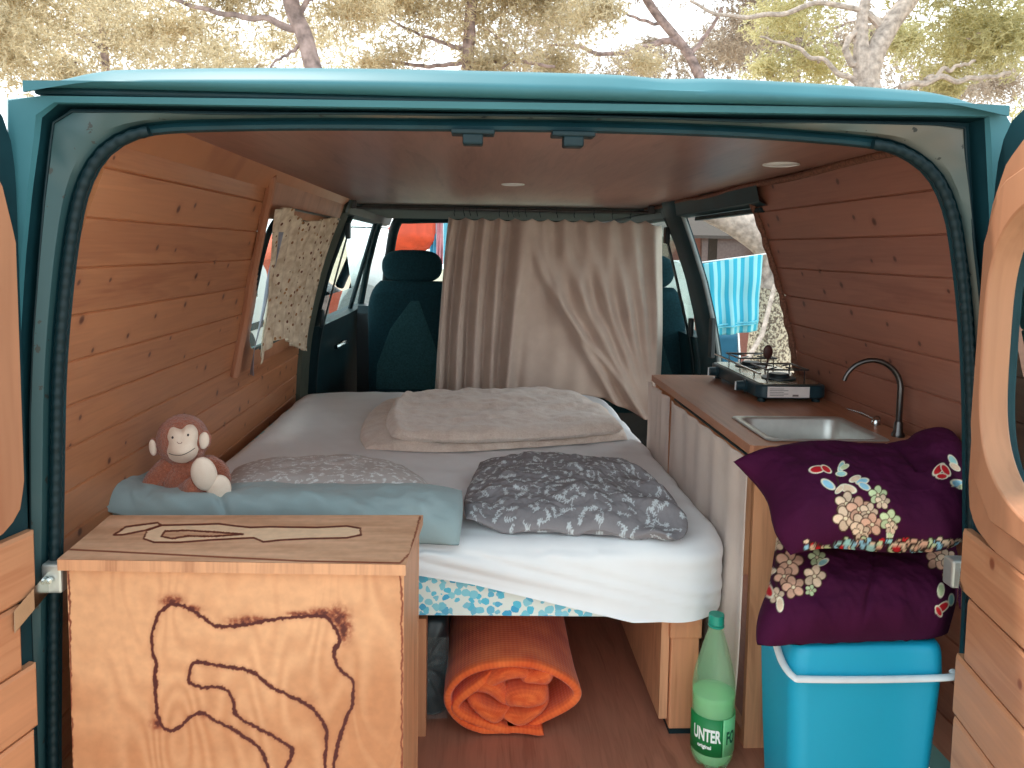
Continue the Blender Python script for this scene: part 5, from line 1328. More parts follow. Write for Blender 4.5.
# ------------------------------------------------------------------ bottle
def bottle():
    b = at(711, 762, Z=0); x, y = b.x, b.y
    s_ = y / FPX
    zt = at(716, 614, Y=y).z; z0 = 0.0
    H = zt - z0
    e = empty('bottle', (x, y, 0), 'green plastic soda bottle with a green label, standing before the beige curtain', 'bottle')
    r = 0.0435
    prof = [(0.012, .012), (.022, .003), (.030, .0), (.037, .010), (r, .03), (r, .06), (r * .985, .065), (r * .985, H * .40), (r, H * .42), (r, H * .50), (r * .97, H * .56), (r * .86, H * .65), (r * .66, H * .75), (r * .47, H * .84), (r * .33, H * .90), (.0125, H * .925), (.0125, H - .012)]
    pr = resample(cr(prof, 4), 60)
    P = []
    for rr, z in pr:
        row = []
        for k in range(60):
            a = 2 * math.pi * k / 60
            q = rr * (1 - 0.10 * max(0, math.cos(a * 5)) * max(0, 1 - z / .035) ** 1.0)
            row.append((x + q * math.cos(a), y + q * math.sin(a), z + .001 + 0.006 * max(0, math.cos(a * 5)) * max(0, 1 - z / .03) * (rr < .038)))
        P.append(row)
    mb = MB().grid(P, closev=True); mb.add(P[0], [tuple(range(60))])
    k = NT('green_pet'); k.set(Base__Color=lin((196, 250, 200)), Roughness=.08, IOR=1.15, Transmission__Weight=.6)
    k.b.inputs['Alpha'].default_value = 0.45
    mb.build('shell', k.m, e, angle=180)
    k = NT('drink'); k.set(Base__Color=lin((190, 255, 200)), Roughness=.1, IOR=1.15, Transmission__Weight=.6)
    fill = H * .49
    MB().lathe([(.001, .012), (.028, .008), (.035, .014), (r - .003, .03), (r - .003, H * .45), (r * .96, fill - .002), (r * .9, fill), (.001, fill)], (x, y, .001), 48).build('drink', k.m, e, angle=60)
    cap = plain('cap_green', (30, 150, 128), .4)
    P = []
    for rr, z in ((.001, 0), (.0152, 0), (.0155, -.003), (.0155, -.018), (.0145, -.020)):
        P.append([(x + rr * (1 + (.02 if kk % 2 and rr > .015 else 0)) * math.cos(2 * math.pi * kk / 48), y + rr * (1 + (.02 if kk % 2 and rr > .015 else 0)) * math.sin(2 * math.pi * kk / 48), zt + z) for kk in range(48)])
    MB().grid(P, closev=True).build('cap', cap, e, angle=30)
    MB().lathe([(.0135, -.021), (.0165, -.0225), (.0165, -.025), (.0135, -.027)], (x, y, zt), 32).build('neck_ring', cap, e)
    rl_ = r + .0012; zl0, zl1 = H * .125, H * .37
    dark = plain('label_green', (14, 128, 66), .5, var=.05); lite = plain('label_light_green', (120, 204, 142), .4, var=.1)
    a0, am, a1 = R(-150), R(-80), R(-10)
    l1 = MB().lathe([(rl_, zl0), (rl_, zl1)], (x, y, 0), 30, a0=R(-185), a1=am).build('label', dark, e, solid=.0006)
    l2 = MB().lathe([(rl_, zl0), (rl_, zl1)], (x, y, 0), 24, a0=am, a1=R(60)).build('label', lite, e, solid=.0006)
    ink = plain('label_white', (240, 246, 240), .6, var=.02); dkink = plain('label_dark_ink', (10, 90, 60), .6)
    def text(s, size, z, ac, mat, parent, sx=.62, rot=0):
        cu = bpy.data.curves.new('t', 'FONT'); cu.body = s; cu.size = size; cu.align_x = 'CENTER'; cu.offset = size * .035
        to = bpy.data.objects.new('t', cu); COL.objects.link(to); dg = bpy.context.evaluated_depsgraph_get(); me = bpy.data.meshes.new_from_object(to.evaluated_get(dg)); bpy.data.objects.remove(to)
        bm = bmesh.new(); bm.from_mesh(me); bmesh.ops.subdivide_edges(bm, edges=[q for q in bm.edges if q.calc_length() > size * .2], cuts=2, use_grid_fill=False); bm.to_mesh(me); bm.free()
        vs = []
        for v in me.vertices:
            a_, b_ = v.co.x * sx, v.co.y
            if rot: a_, b_ = -b_, a_
            ang = ac + a_ / rl_; vs.append((x + (rl_ + .0009) * math.cos(ang), y + (rl_ + .0009) * math.sin(ang), z + b_))
        MB().add(vs, [tuple(p.vertices) for p in me.polygons]).build('lettering', mat, parent, smooth=False)
    hL = zl1 - zl0
    text('UNTER', .036, zl0 + hL * .40, R(-124), ink, l1, .50)
    text('original', .011, zl0 + hL * .20, R(-128), ink, l1, .9)
    text('NATURAL MINERAL', .0045, zl0 + hL * .86, R(-112), ink, l1, .8) if False else None
    text('FO', .036, zl0 + hL * .34, R(-56), dkink, l2, .5)
bottle()

# ------------------------------------------------------------------ cool box
def coolbox():
    y0, y1 = 1.27, 1.45
    a, b = at(793, 660, Y=y0), at(952, 655, Y=y0); x0, x1 = a.x, b.x; zt = at(850, 648, Y=y0).z; zl = at(850, 682, Y=y0).z
    e = empty('cool_box', ((x0 + x1) / 2, (y0 + y1) / 2, 0), 'bright blue cool box with a white handle, under the purple cushions', 'cool box')
    blue = plain('cooler_blue', (22, 160, 196), .45, 0, .4, var=.03, nscale=5)
    cx, cy = (x0 + x1) / 2, (y0 + y1) / 2; hw, hd = (x1 - x0) / 2, (y1 - y0) / 2
    P = []
    for z, k in ((0.0, .84), (.004, .86), (.02, .87), (zl * .5, .93), (zl - .02, .975), (zl - .004, .98), (zl, .985)):
        P.append([(q, w_, z) for q, w_ in rrect(cx - hw * k, cx + hw * k, cy - hd * k, cy + hd * k, .03, 7)])
    mb = MB().grid(P, closev=True); mb.add(P[0], [tuple(range(len(P[0])))]); mb.add(P[-1], [tuple(range(len(P[0])))]); mb.build('tub', blue, e, weld=1e-5, angle=50)
    P = []; ld = zt - zl
    for z, k in ((zl + .001, .97), (zl + .002, .995), (zl + ld * .7, .975), (zt - .008, .955), (zt - .002, .925), (zt, .88), (zt, .3)):
        P.append([(q, w_, z) for q, w_ in rrect(cx - hw * k, cx + hw * (k - .005), cy - hd * k, cy + hd * k, .03 * k, 7)])
    mb = MB().grid(P, closev=True); mb.add(P[-1], [tuple(range(len(P[-1])))]); lid = mb.build('lid', blue, e, weld=1e-5, angle=50)
    # white bail handle folded to the front
    yh = y0 - .010; zh = at(870, 679, Y=yh).z
    xa, xb = x0 - .004, x1 + .004
    pts = cr([(xa - .002, y0 + .075, zt - .012), (xa - .003, y0 + .03, zh + .012), (xa + .004, yh + .004, zh + .003), (xa + .025, yh, zh + .001), (cx, yh, zh - .001), (xb - .02, yh, zh + .001), (xb, yh + .006, zh + .004), (xb, y0 + .004, zh + .005)], 8)
    MB().tube([tuple(q) for q in pts], .0045, 10, squash=1.5).build('handle', M['white'], e)
    return x0, x1, y0, y1, zt
kx0, kx1, ky0, ky1, kzt = coolbox()

# ------------------------------------------------------------------ purple embroidered cushions
def pixels(P):
    D = (P - np.array((0, 0, CAMZ))) @ np.array(CR.transposed()).T; return PPX - D[..., 0] / D[..., 2] * FPX, PPY + D[..., 1] / D[..., 2] * FPX
def flowers(items, border, w, h, base=(64, 12, 48)):
    pal = {'c': (226, 196, 168), 'p': (222, 172, 146), 'r': (198, 34, 44), 'b': (148, 200, 222), 'g': (202, 214, 168), 'd': (58, 40, 34), 't': (160, 208, 204)}
    def f(P):
        pu, pv = pixels(P); X, Y = pu * PM, -pv * PM; b = np.array(lin(base)[:3]); col = np.ones(X.shape + (3,)) * b
        n = fbm(np.stack([X, Y, 0 * X], -1), 14, 2, 2); col = col * (1 + .18 * n)[..., None]
        def put(m, c_):
            m = np.clip(m, 0, 1)[..., None]; return col * (1 - m) + np.array(lin(c_)[:3]) * m
        for t, x, y, r_, c_, ang in items:
            r_ = r_ if t == 'stem' else r_ * 1.02
            if t == 'stem':
                col = put(1.6 - seg_dist(X, Y, r_) / .0014, pal['d']); continue
            if t == 'leaf':
                q = ell(X, Y, x, y, r_, r_ * .48, ang); col = put(8 * (1.18 - q), (236, 224, 200)); col = put(8 * (.92 - q), pal[c_]); continue
            if t == 'flower':
                for k in range(5):
                    a = ang + k * 2 * math.pi / 5; px, py = x + math.cos(a) * r_ * .62, y + math.sin(a) * r_ * .62
                    q = ell(X, Y, px, py, r_ * .54, r_ * .44, a); col = put(6 * (1.16 - q), (70, 40, 30)); tone = pal[c_]; col = put(6 * (.95 - q), tuple(min(255, v * (1 + .07 * ((k * 7) % 3 - 1))) for v in tone))
                q = ell(X, Y, x, y, r_ * .24, r_ * .24, 0); col = put(6 * (1.1 - q), (120, 80, 60)); col = put(6 * (.8 - q), (232, 214, 180))
        if border:
            rn = random.Random(3)
            for k in range(90):
                x = (border[0] + (border[1] - border[0]) * rn.random()) * PM; y = -(border[2] + 9 * rn.random()) * PM; c_ = rn.choice('ccpgtrb'); a = rn.uniform(0, 6.28); r_ = rn.uniform(.006, .011)
                q = ell(X, Y, x, y, r_, r_ * .6, a); col = put(6 * (1.2 - q), (50, 34, 26)); col = put(6 * (.9 - q), pal[c_])
        return np.clip(col, 0, 1)
    return f
PM = 1.36 / FPX
M['embroid'] = painted('purple_embroidered', rough=.85, nscale=420, bump=.15, sheen=0, spec=.15)
def cushions():
    Yn, Yf = 1.300, 1.50
    # photo pixel -> (u,v) of the two cushions for the embroidery
    w, h = .42, .24
    pos1 = lambda px, py: (px * PM, -py * PM)
    it = []
    def F(t, px, py, r_, c_, ang, pos): x, y = pos(px, py); it.append((t, x, y, r_, c_, ang))
    def S(pts, pos): it.append(('stem', 0, 0, [pos(*q) for q in pts], 'd', 0))
    def Z(a, b): return 720 + a / 3.2, 420 + b / 3.2
    p1 = pos1
    S([Z(370, 160), Z(380, 210), Z(410, 300), Z(430, 380)], p1); S([Z(430, 250), Z(480, 280), Z(540, 330), Z(545, 370)], p1); S([Z(490, 230), Z(530, 270), Z(545, 320)], p1)
    for a, b, r_, c_, an in ((310, 158, .013, 'r', .1), (340, 157, .010, 'r', -.6), (388, 150, .010, 't', 1.2), (388, 172, .009, 't', 0), (346, 206, .013, 'b', -.6), (455, 196, .011, 'b', .2), (432, 188, .010, 'c', .4), (462, 212, .011, 'b', -.5), (410, 220, .014, 'c', -.3), (382, 222, .009, 'c', .8), (398, 150, .008, 'g', .4), (545, 362, .012, 'g', 1.4)):
        F('leaf', *Z(a, b), r_, c_, an, p1)
    for a, b, r_, c_, an in ((405, 268, .019, 'c', .2), (402, 315, .020, 'c', .7), (445, 285, .020, 'p', .4), (475, 295, .015, 'c', 0), (455, 335, .019, 'c', .9), (487, 335, .018, 'p', .3), (452, 360, .014, 'c', .5), (505, 240, .015, 'g', .3), (520, 262, .012, 'c', .2), (543, 320, .017, 'g', .1), (548, 345, .010, 'c', .1)):
        F('flower', *Z(a, b), r_, c_, an, p1)
    for a, b, r_, c_, an in ((700, 158, .013, 'r', .8), (722, 160, .012, 'r', 2.2), (710, 180, .010, 'r', 0), (745, 130, .011, 't', 2.2), (752, 150, .010, 'c', -.6), (765, 205, .014, 'b', -.3), (778, 212, .009, 'g', .3)):
        F('leaf', *Z(a, b), r_, c_, an, p1)
    items1 = list(it); it.clear()
    p2 = pos1
    S([Z(170, 370), Z(180, 440), Z(180, 520), Z(190, 580)], p2); S([Z(180, 490), Z(250, 520), Z(300, 500)], p2)
    for a, b, r_, c_, an in ((222, 455, .022, 'p', .2), (180, 395, .013, 'c', .5), (310, 440, .014, 'g', .4), (302, 500, .018, 'c', .1), (205, 500, .016, 'p', .9), (235, 535, .018, 'p', .6), (180, 562, .013, 'c', .3), (695, 445, .018, 'p', .2), (725, 440, .014, 'c', .6), (740, 500, .014, 'c', .4), (290, 545, .009, 'g', 0)):
        F('flower', *Z(a, b), r_, c_, an, p2)
    for a, b, r_, c_, an in ((150, 540, .017, 'r', 2.1), (192, 590, .012, 'c', 1.6), (160, 485, .010, 'c', .2), (707, 545, .012, 'g', 1.5), (712, 600, .014, 'r', .7), (700, 612, .010, 'r', 2), (740, 575, .010, 't', 1.5), (330, 455, .010, 't', .5)):
        F('leaf', *Z(a, b), r_, c_, an, p2)
    items2 = list(it)
    q = lambda px, py, Y: tuple(at(px, py, Y=Y))
    # lower
    e = empty('cushion', (.65, 1.4, kzt), 'lower purple cushion with embroidered flowers, lying on the blue cool box', 'cushion', 'purple embroidered cushions')
    mb = MB()
    cushion(mb, [q(757, 655, 1.275), q(800, 646, 1.275), q(880, 640, 1.275), q(925, 642, 1.29), q(948, 636, 1.31)], [q(776, 538, 1.48), q(830, 545, 1.49), q(900, 545, 1.50), q(952, 540, 1.50)],
            [q(757, 655, 1.275), q(757, 620, 1.31), q(770, 580, 1.37), q(776, 538, 1.48)], [q(948, 636, 1.31), q(955, 600, 1.33), q(956, 570, 1.38), q(952, 540, 1.50)], .055, .06, 300, 190, pxcol=True, up=(0, -.62, .78), wr=.010, wscale=8, seed=60, power=5, colf=flowers(items2, None, w, h), floor=kzt + .004,
            extra=lambda U, V: -.006 * np.exp(-((U - .47 - .10 * V * (1 - V)) / .016) ** 2) * np.clip((.85 - V) * 3, 0, 1) * np.clip(V * 4, 0, 1) + .004 * np.sin(U * 30 + V * 5) * np.exp(-(V / .2) ** 2))
    mb.build('cushion_cover', M['embroid'], e, col=True, angle=180)
    e = empty('cushion', (.65, 1.4, kzt + .12), 'upper purple cushion of the pair, with a large flower branch, below the tap', 'cushion', 'purple embroidered cushions')
    mb = MB()
    cushion(mb, [q(790, 556, 1.285), q(830, 544, 1.265), q(890, 548, 1.265), q(940, 548, 1.265), q(966, 540, 1.275)], [q(733, 462, 1.46), q(760, 452, 1.47), q(810, 447, 1.49), q(890, 449, 1.50), q(912, 440, 1.50), q(940, 436, 1.50), q(962, 446, 1.50)],
            [q(790, 556, 1.285), q(776, 530, 1.31), q(768, 500, 1.36), q(754, 480, 1.42), q(733, 462, 1.46)], [q(966, 540, 1.275), q(968, 515, 1.31), q(968, 480, 1.38), q(962, 446, 1.50)], .050, .055, 300, 200, pxcol=True, up=(0, -.55, .84), wr=.009, wscale=8, seed=72, power=4.5, colf=flowers(items1, (806, 962, 541), w, h),
            extra=lambda U, V: -.010 * np.exp(-((U - .62 - .14 * (1 - V)) / .018) ** 2) * (V > .45) + .012 * np.exp(-((U - .85) / .15) ** 2) * (V > .3) * V)
    mb.build('cushion_cover', M['embroid'], e, col=True, angle=180)
cushions()

# ================================================================== OUTSIDE
GZ = -0.55
g = MB(); g.grid([[(x, y, GZ + 0.05 * mnoise.noise(Vector((x * .3, y * .3, 0)))) for y in np.linspace(-14, 60, 60)] for x in np.linspace(-40, 40, 60)])
props(g.build('ground', M['ground'], angle=180), 'dry sandy ground under the pines', kind='structure')

def tufts(centers, radii, n, size, seed, squash=.55):
    """needle tufts: little fans of thin blades around random points in soft blobs"""
    rng = np.random.default_rng(seed); C = np.asarray(centers, float); rd = np.asarray(radii, float)
    wts = rd ** 2; k = rng.choice(len(C), n, p=wts / wts.sum())
    d = rng.normal(size=(n, 3)); d /= np.linalg.norm(d, axis=1)[:, None]; r_ = rng.random(n) ** .6
    pos = C[k] + d * (rd[k] * r_)[:, None] * np.array([1, 1, squash])
    B = 5
    pos = np.repeat(pos, B, axis=0); dirs = rng.normal(size=(n * B, 3)); dirs /= np.linalg.norm(dirs, axis=1)[:, None]
    s = rng.normal(size=(n * B, 3)); s = np.cross(dirs, s); s /= np.linalg.norm(s, axis=1)[:, None]
    L = size * (0.6 + .8 * rng.random(n * B))[:, None]; w = L * .13
    V = np.stack([pos - s * w, pos + s * w, pos + dirs * L], 1).reshape(-1, 3)
    return V
def mesh_tris(name, V, mat, parent):
    me = bpy.data.meshes.new(name); n = len(V) // 3
    me.vertices.add(len(V)); me.vertices.foreach_set('co', V.ravel()); me.loops.add(len(V)); me.loops.foreach_set('vertex_index', np.arange(len(V)))
    me.polygons.add(n); me.polygons.foreach_set('loop_start', np.arange(0, len(V), 3)); me.polygons.foreach_set('loop_total', np.full(n, 3)); me.update(calc_edges=True); me.validate()
    me.materials.append(mat); o = bpy.data.objects.new(name, me); COL.objects.link(o); o.parent = parent
    o.location = -world_loc(parent); return o

def pine(Y, trunk, branches, blobs, label, bark, leaf, n=9000, size=.11, seed=0, base=None, group=None, twigs=12):
    """trunk / branches: lists of (px,py,width px) read from the photo at distance Y; blobs: (px,py,radius px, depth offset)"""
    rnd = random.Random(seed)
    def W(px, py, dy=0): return at(px, py, Y=Y + dy)
    b0 = W(trunk[0][0], trunk[0][1]); bs = Vector((base[0], base[1], GZ - .1)) if base else Vector((b0.x, Y, GZ - .1))
    e = empty('pine_tree', (bs.x, bs.y, GZ), label, 'tree', group)
    sc_ = Y / FPX
    pts = [tuple(bs)] + [tuple(W(*q[:2])) for q in trunk]; rad = [trunk[0][2] * sc_ * .62] + [q[2] * sc_ * .5 for q in trunk]
    cc = resample(cr(pts, 6), 60); rr = np.interp(np.linspace(0, 1, 60), np.linspace(0, 1, len(rad)), rad)
    cc = cc + 0.03 * np.array([[mnoise.noise(Vector((i * .3, 0, seed))), 0, 0] for i in range(60)]) * 1.0
    MB().tube([tuple(q) for q in cc], list(rr), 12).build('trunk', bark, e)
    for br in branches:
        p = [tuple(W(q[0], q[1], q[3] if len(q) > 3 else 0)) for q in br]; r2 = [q[2] * sc_ * .5 for q in br]
        c2 = resample(cr(p, 6), 34); c2 += 0.05 * np.array([[0, 0, mnoise.noise(Vector((i * .2, seed, 3)))] for i in range(34)])
        MB().tube([tuple(q) for q in c2], list(np.interp(np.linspace(0, 1, 34), np.linspace(0, 1, len(r2)), r2)), 8).build('branch', bark, e)
    cs = []; rs = []
    for (px, py, r_, dy) in blobs:
        cs.append(tuple(W(px, py, dy))); rs.append(r_ * 1.2 * (Y + dy) / FPX)
        for _ in range(5):
            cs.append(tuple(Vector(cs[-1]) + Vector((rnd.uniform(-1, 1), rnd.uniform(-1, 1), rnd.uniform(-.6, .6))) * rs[-1] * .55)); rs.append(rs[-1] * rnd.uniform(.45, .8))
            cs_last = cs[-1]
    # twigs inside the crown
    for _ in range(twigs):
        mb = MB()
        i = rnd.randrange(len(cs)); a = Vector(cs[i]) + Vector((rnd.uniform(-1, 1), rnd.uniform(-1, 1), rnd.uniform(-.5, .5))) * rs[i]
        d = Vector((rnd.uniform(-1, 1), rnd.uniform(-.6, .6), rnd.uniform(-.45, .45))) * rs[i] * .9
        mb.tube([a, a + d * .5 + Vector((0, 0, rnd.uniform(-.08, .08))), a + d], [.018, .012, .005], 5)
        mb.build('twig', bark, e)
    mesh_tris('needles', tufts(cs, rs, int(n * 1.3), size * .70, seed + 1), leaf, e)
    return e

GR = 'pine trees beyond the van roof'
pine(9.0, [(318, 120, 20), (316, 75, 19), (303, 35, 17), (290, -5, 15), (270, -120, 10)], [[(300, 30, 8), (272, 22, 6), (235, 15, 5), (190, 5, 4), (150, -8, 3)], [(308, 45, 5), (290, 52, 3), (270, 66, 2)], [(296, 15, 6), (320, -10, 5), (350, -40, 3)]],
     [(40, -10, 90, 1), (10, 60, 60, .5), (150, 30, 50, 1.5), (230, 5, 55, .6), (180, 80, 50, 1), (340, 10, 50, 0.8), (110, -60, 90, 0), (300, -70, 110, 0), (250, 75, 28, .8), (80, 90, 40, 1)], 'pine with a dark leaning trunk, above the roof at the plywood box side', M['bark'], M['needles'], 11000, .10, 3, group=GR)
pine(13.5, [(470, 130, 16), (468, 70, 14), (470, 20, 12), (480, -60, 8)], [[(470, 62, 5), (430, 66, 4), (390, 62, 3)], [(470, 66, 5), (510, 60, 4), (555, 68, 3)], [(468, 52, 5), (410, 30, 3), (380, 14, 2)]],
     [(420, 10, 60, 0), (480, 20, 55, .5), (540, 0, 60, 0), (580, 20, 40, 1), (400, 55, 30, 0), (500, 60, 40, 0), (560, 60, 30, 1), (450, -60, 100, 0), (640, 60, 25, .5), (370, 0, 34, .5)], 'bushy straw-coloured pine above the middle of the roof', M['bark'], M['needles'], 13000, .12, 7, group=GR)
pine(17.0, [(712, 130, 15), (700, 78, 13), (684, 48, 11), (655, 12, 9), (636, -20, 8), (600, -90, 5)], [[(684, 46, 8), (662, 41, 6), (630, 52, 5), (600, 54, 4), (575, 45, 4), (548, 46, 2)], [(690, 55, 5), (710, 30, 4), (722, 8, 3)], [(668, 24, 4), (640, 20, 3), (610, 4, 2)]],
     [(620, 80, 30, 1), (740, 60, 30, 1.5), (760, 0, 45, 1), (600, -40, 70, 0), (560, 10, 40, 1), (700, -50, 80, 0), (735, 20, 28, 1)], 'pine with a thin curved trunk and a snaking side branch', M['bark'], M['needles_b'], 7000, .13, 12, group=GR)
pine(7.0, [(862, 140, 46), (866, 95, 42), (872, 60, 34), (890, 25, 22), (915, -10, 18), (960, -80, 12)], [[(870, 95, 26), (862, 60, 18), (862, 20, 12), (868, -10, 10)], [(885, 30, 9), (850, 5, 6), (800, 8, 5), (750, 17, 5), (712, 12, 4), (690, 2, 3)], [(862, 70, 9), (845, 52, 7), (852, 35, 6), (868, 28, 5)], [(860, 85, 7), (820, 60, 5), (790, 45, 4), (760, 38, 2)], [(900, 88, 7), (930, 80, 6), (975, 78, 5), (1010, 74, 4)], [(925, 80, 5), (950, 68, 4), (975, 62, 3)]],
     [(960, 50, 55, .8), (1010, 40, 60, .4), (940, 80, 25, 1), (790, 20, 45, 1.5), (820, 70, 40, 2), (830, -60, 90, 1), (1000, -40, 100, 0), (900, 40, 30, 1.6), (1060, 120, 50, 1), (770, 70, 28, 2)], 'forked pine with a thick pale trunk, seen over the roof above the kitchen', M['bark_p'], M['needles_g'], 12000, .085, 20, group=GR)
pine(20.0, [(110, 130, 9), (105, 60, 8), (100, 0, 6)], [[(105, 50, 4), (70, 30, 3), (40, 20, 2)]], [(60, 60, 60, 0), (160, 40, 60, 1), (100, 10, 70, 0), (240, 60, 50, 1), (10, 40, 50, 0), (320, 40, 50, 2), (350, 75, 30, 0)], 'small far pine behind the one with the leaning trunk', M['bark'], M['needles'], 6000, .17, 31, group=GR)
pine(20.0, [(800, 130, 9), (795, 60, 8), (800, 0, 6)], [[(797, 50, 4), (830, 30, 3), (860, 20, 2)]], [(700, 60, 45, 0), (780, 40, 60, 1), (850, 50, 60, 0), (930, 80, 50, 1), (640, 70, 40, 1), (1000, 80, 50, 2), (540, 60, 60, 1)], 'small far pine between the curved and the forked pine', M['bark'], M['needles_b'], 9000, .17, 37, group=GR)
# trunk close to the sliding door, and the leaning limb above the towel
tk = empty('pine_tree', (at(770, 330, Y=5.2).x, 5.2, GZ), 'pine with patchy pale bark standing beside the striped towel, crossed by a leaning limb', 'tree')
q = [at(768, 520, Y=5.2), at(768, 380, Y=5.2), at(772, 330, Y=5.2), at(778, 290, Y=5.2), at(772, 250, Y=5.2), at(740, 224, Y=5.2), at(702, 204, Y=5.2), at(660, 170, Y=5.2)]
q[0].z = GZ - .05
kb = NT('mottled_bark'); co = kb.n('TexCoord').outputs['Object']
vb = kb.n('TexNoise', Vector=co, Scale=60.0, Detail=3.0).outputs[0]; kb.set(Base__Color=kb.ramp(vb, [(.42, lin((120, 104, 92))), (.56, lin((214, 200, 176)))]), Roughness=.95); kb.bump(vb, .8, .03)
MB().tube([tuple(p) for p in resample(cr([q[0], q[1], q[2], q[3]], 8), 30)], [0.15] * 30, 14).build('trunk', kb.m, tk)
MB().tube([tuple(p) for p in resample(cr([q[3], q[4], q[5], q[6], q[7]], 8), 30)], list(np.linspace(.13, .07, 30)), 14).build('branch', M['bark_p'], tk)

# washing line with the striped towel and the white cloth
YT = 4.55
la, lb2 = at(640, 268, Y=YT), at(800, 255, Y=YT)
wl_ = empty('washing_line', (la.x, YT, la.z), 'thin washing line between the pine trunks', 'washing line')
MB().tube([tuple(at(560, 258, Y=YT)), tuple(at(690, 264, Y=YT)), tuple(at(765, 254, Y=YT)), tuple(at(860, 240, Y=YT + .3))], .004, 6).build('rope', M['white'], wl_)
def hang(pl, pr, bl_, br_, Y, amp, folds, seed):
    nu, nv = 100, 40; P = np.zeros((nu, nv, 3)); UV = np.zeros((nu, nv, 2)); A_, B_, C_, D_ = [np.array(at(*k, Y=Y)) for k in (pl, pr, bl_, br_)]
    wdt = np.linalg.norm(B_ - A_)
    for i in range(nu):
        u = i / (nu - 1)
        for j in range(nv):
            v = j / (nv - 1); p = (1 - v) * ((1 - u) * A_ + u * B_) + v * ((1 - u) * C_ + u * D_)
            p[1] += amp * math.sin(u * folds * 6.28 + seed + v) * (.3 + v) + .02 * mnoise.noise(Vector((u * 3, v * 3, seed))); P[i, j] = p; UV[i, j] = (u * wdt, v)
    return MB().grid(P, uv=UV)
t1 = empty('towel', tuple(at(730, 258, Y=YT)), 'turquoise and pale blue striped towel hanging on the washing line', 'towel')
hang((700, 264), (763, 254), (706, 337), (758, 331), YT, .012, 3, 1).build('cloth', M['towel'], t1, angle=180, solid=.004)
hem = hang((705, 326), (759, 320), (706, 330), (758, 324), YT - .012, .012, 3, 1).build('hem', plain('towel_hem', (120, 206, 224), .9), t1, angle=180, solid=.004)
t2 = props(hang((655, 262), (694, 263), (655, 372), (692, 368), 5.3, .02, 2, 3).build('white_cloth', plain('white_cotton', (236, 240, 232), .9, var=.04), angle=180, solid=.004), 'white cloth hanging outside beyond the cab door', 'cloth')

# maroon camper beyond, with dark awning roof
def camper():
    Y = 8.2; a, b = at(640, 262, Y=Y), at(800, 262, Y=Y)
    e = empty('camper', ((a.x + b.x) / 2, Y + 1, GZ), 'maroon-panelled camper with a dark awning, parked beyond the striped towel', 'vehicle')
    zt = at(720, 214, Y=Y).z
    body = plain('maroon_panel', (150, 96, 84), .5); dkm = plain('dark_awning', (74, 66, 62), .8)
    mb = MB(); mb.bx(a.x - .2, b.x + 1.2, Y, Y + 1.9, GZ + .35, zt); mb.build('body', body, e, smooth=False, bevel=.08, seg=3)
    mb = MB(); mb.add([(a.x - .2, Y, zt), (b.x + .8, Y, zt), (b.x + .8, Y - .9, zt - .28), (a.x - .2, Y - .9, zt - .28), (a.x - .2, Y, zt + .03), (b.x + .8, Y, zt + .03), (b.x + .8, Y - .9, zt - .25), (a.x - .2, Y - .9, zt - .25)], [(0, 1, 2, 3), (7, 6, 5, 4), (0, 4, 5, 1), (1, 5, 6, 2), (2, 6, 7, 3), (3, 7, 4, 0)]); mb.build('awning', dkm, e, smooth=False)
    for px in (664, 712, 760):
        c_ = at(px, 250, Y=Y); mb = MB(); mb.bx(c_.x - .05, c_.x + .05, Y - .03, Y + .01, GZ + .4, zt - .05); mb.build('panel_post', dkm, e, smooth=False, bevel=.01)
    c_ = at(738, 262, Y=Y); mb = MB(); mb.bx(c_.x - .42, c_.x + .42, Y - .02, Y + .01, c_.z - .1, c_.z + .3); mb.build('side_window', plain('tinted_window', (120, 96, 90), .15), e, smooth=False, bevel=.02)
    for dx in (.3, 2.6):
        MB().lathe([(.001, -.1), (.30, -.1), (.33, -.06), (.33, .06), (.30, .1), (.001, .1)], (a.x + dx, Y + .1, GZ + .33), 28, axis=Matrix.Rotation(R(90), 3, 'X')).build('wheel', M['rubber'], e)
camper()
# folding chair with blue cloth below the towel
def chair():
    Y = 6.4; c_ = at(726, 356, Y=Y)
    e = empty('folding_chair', (c_.x, Y, GZ), 'blue folding camp chair standing below the striped towel', 'chair')
    x, z = c_.x, c_.z
    blue = fabric('blue_canvas', (44, 98, 124)); zs = GZ + .45
    P = [[(x - .2 + .4 * u, Y + .22 + .10 * v + .05 * math.sin(u * 3.14), zs + .02 + .42 * v) for u in np.linspace(0, 1, 14)] for v in np.linspace(0, 1, 10)]
    MB().grid(P).build('backrest', blue, e, angle=180, solid=.006)
    P = [[(x - .22 + .44 * u, Y - .2 + .42 * v, zs - .04 * math.sin(u * 3.14)) for u in np.linspace(0, 1, 14)] for v in np.linspace(0, 1, 10)]
    MB().grid(P).build('seat', blue, e, angle=180, solid=.006)
    for s in (-1, 1):
        MB().tube([(x + s * .22, Y - .22, GZ + .012), (x + s * .22, Y + .22, zs), (x + s * .21, Y + .33, zs + .46)], .011, 8).build('leg', M['chrome'], e)
        MB().tube([(x + s * .23, Y + .26, GZ + .012), (x + s * .23, Y - .2, zs), (x + s * .23, Y - .22, zs + .18)], .011, 8).build('leg', M['chrome'], e)
        MB().box((x + s * .23, Y - .02, zs + .19), (.04, .46, .02)).build('armrest', M['rubber'], e, bevel=.006)
chair()
st = MB().tube([tuple(at(742, 362, Y=3.9)), tuple(at(752, 345, Y=4.0)), tuple(at(762, 312, Y=4.1))], .016, 8)
pole = [at(738, 375, Y=4.05), at(762, 335, Y=4.35), at(775, 285, Y=4.5)]; d_ = (pole[0] - pole[1]).normalized(); foot = pole[0] + d_ * ((pole[0].z - GZ) / -d_.z)
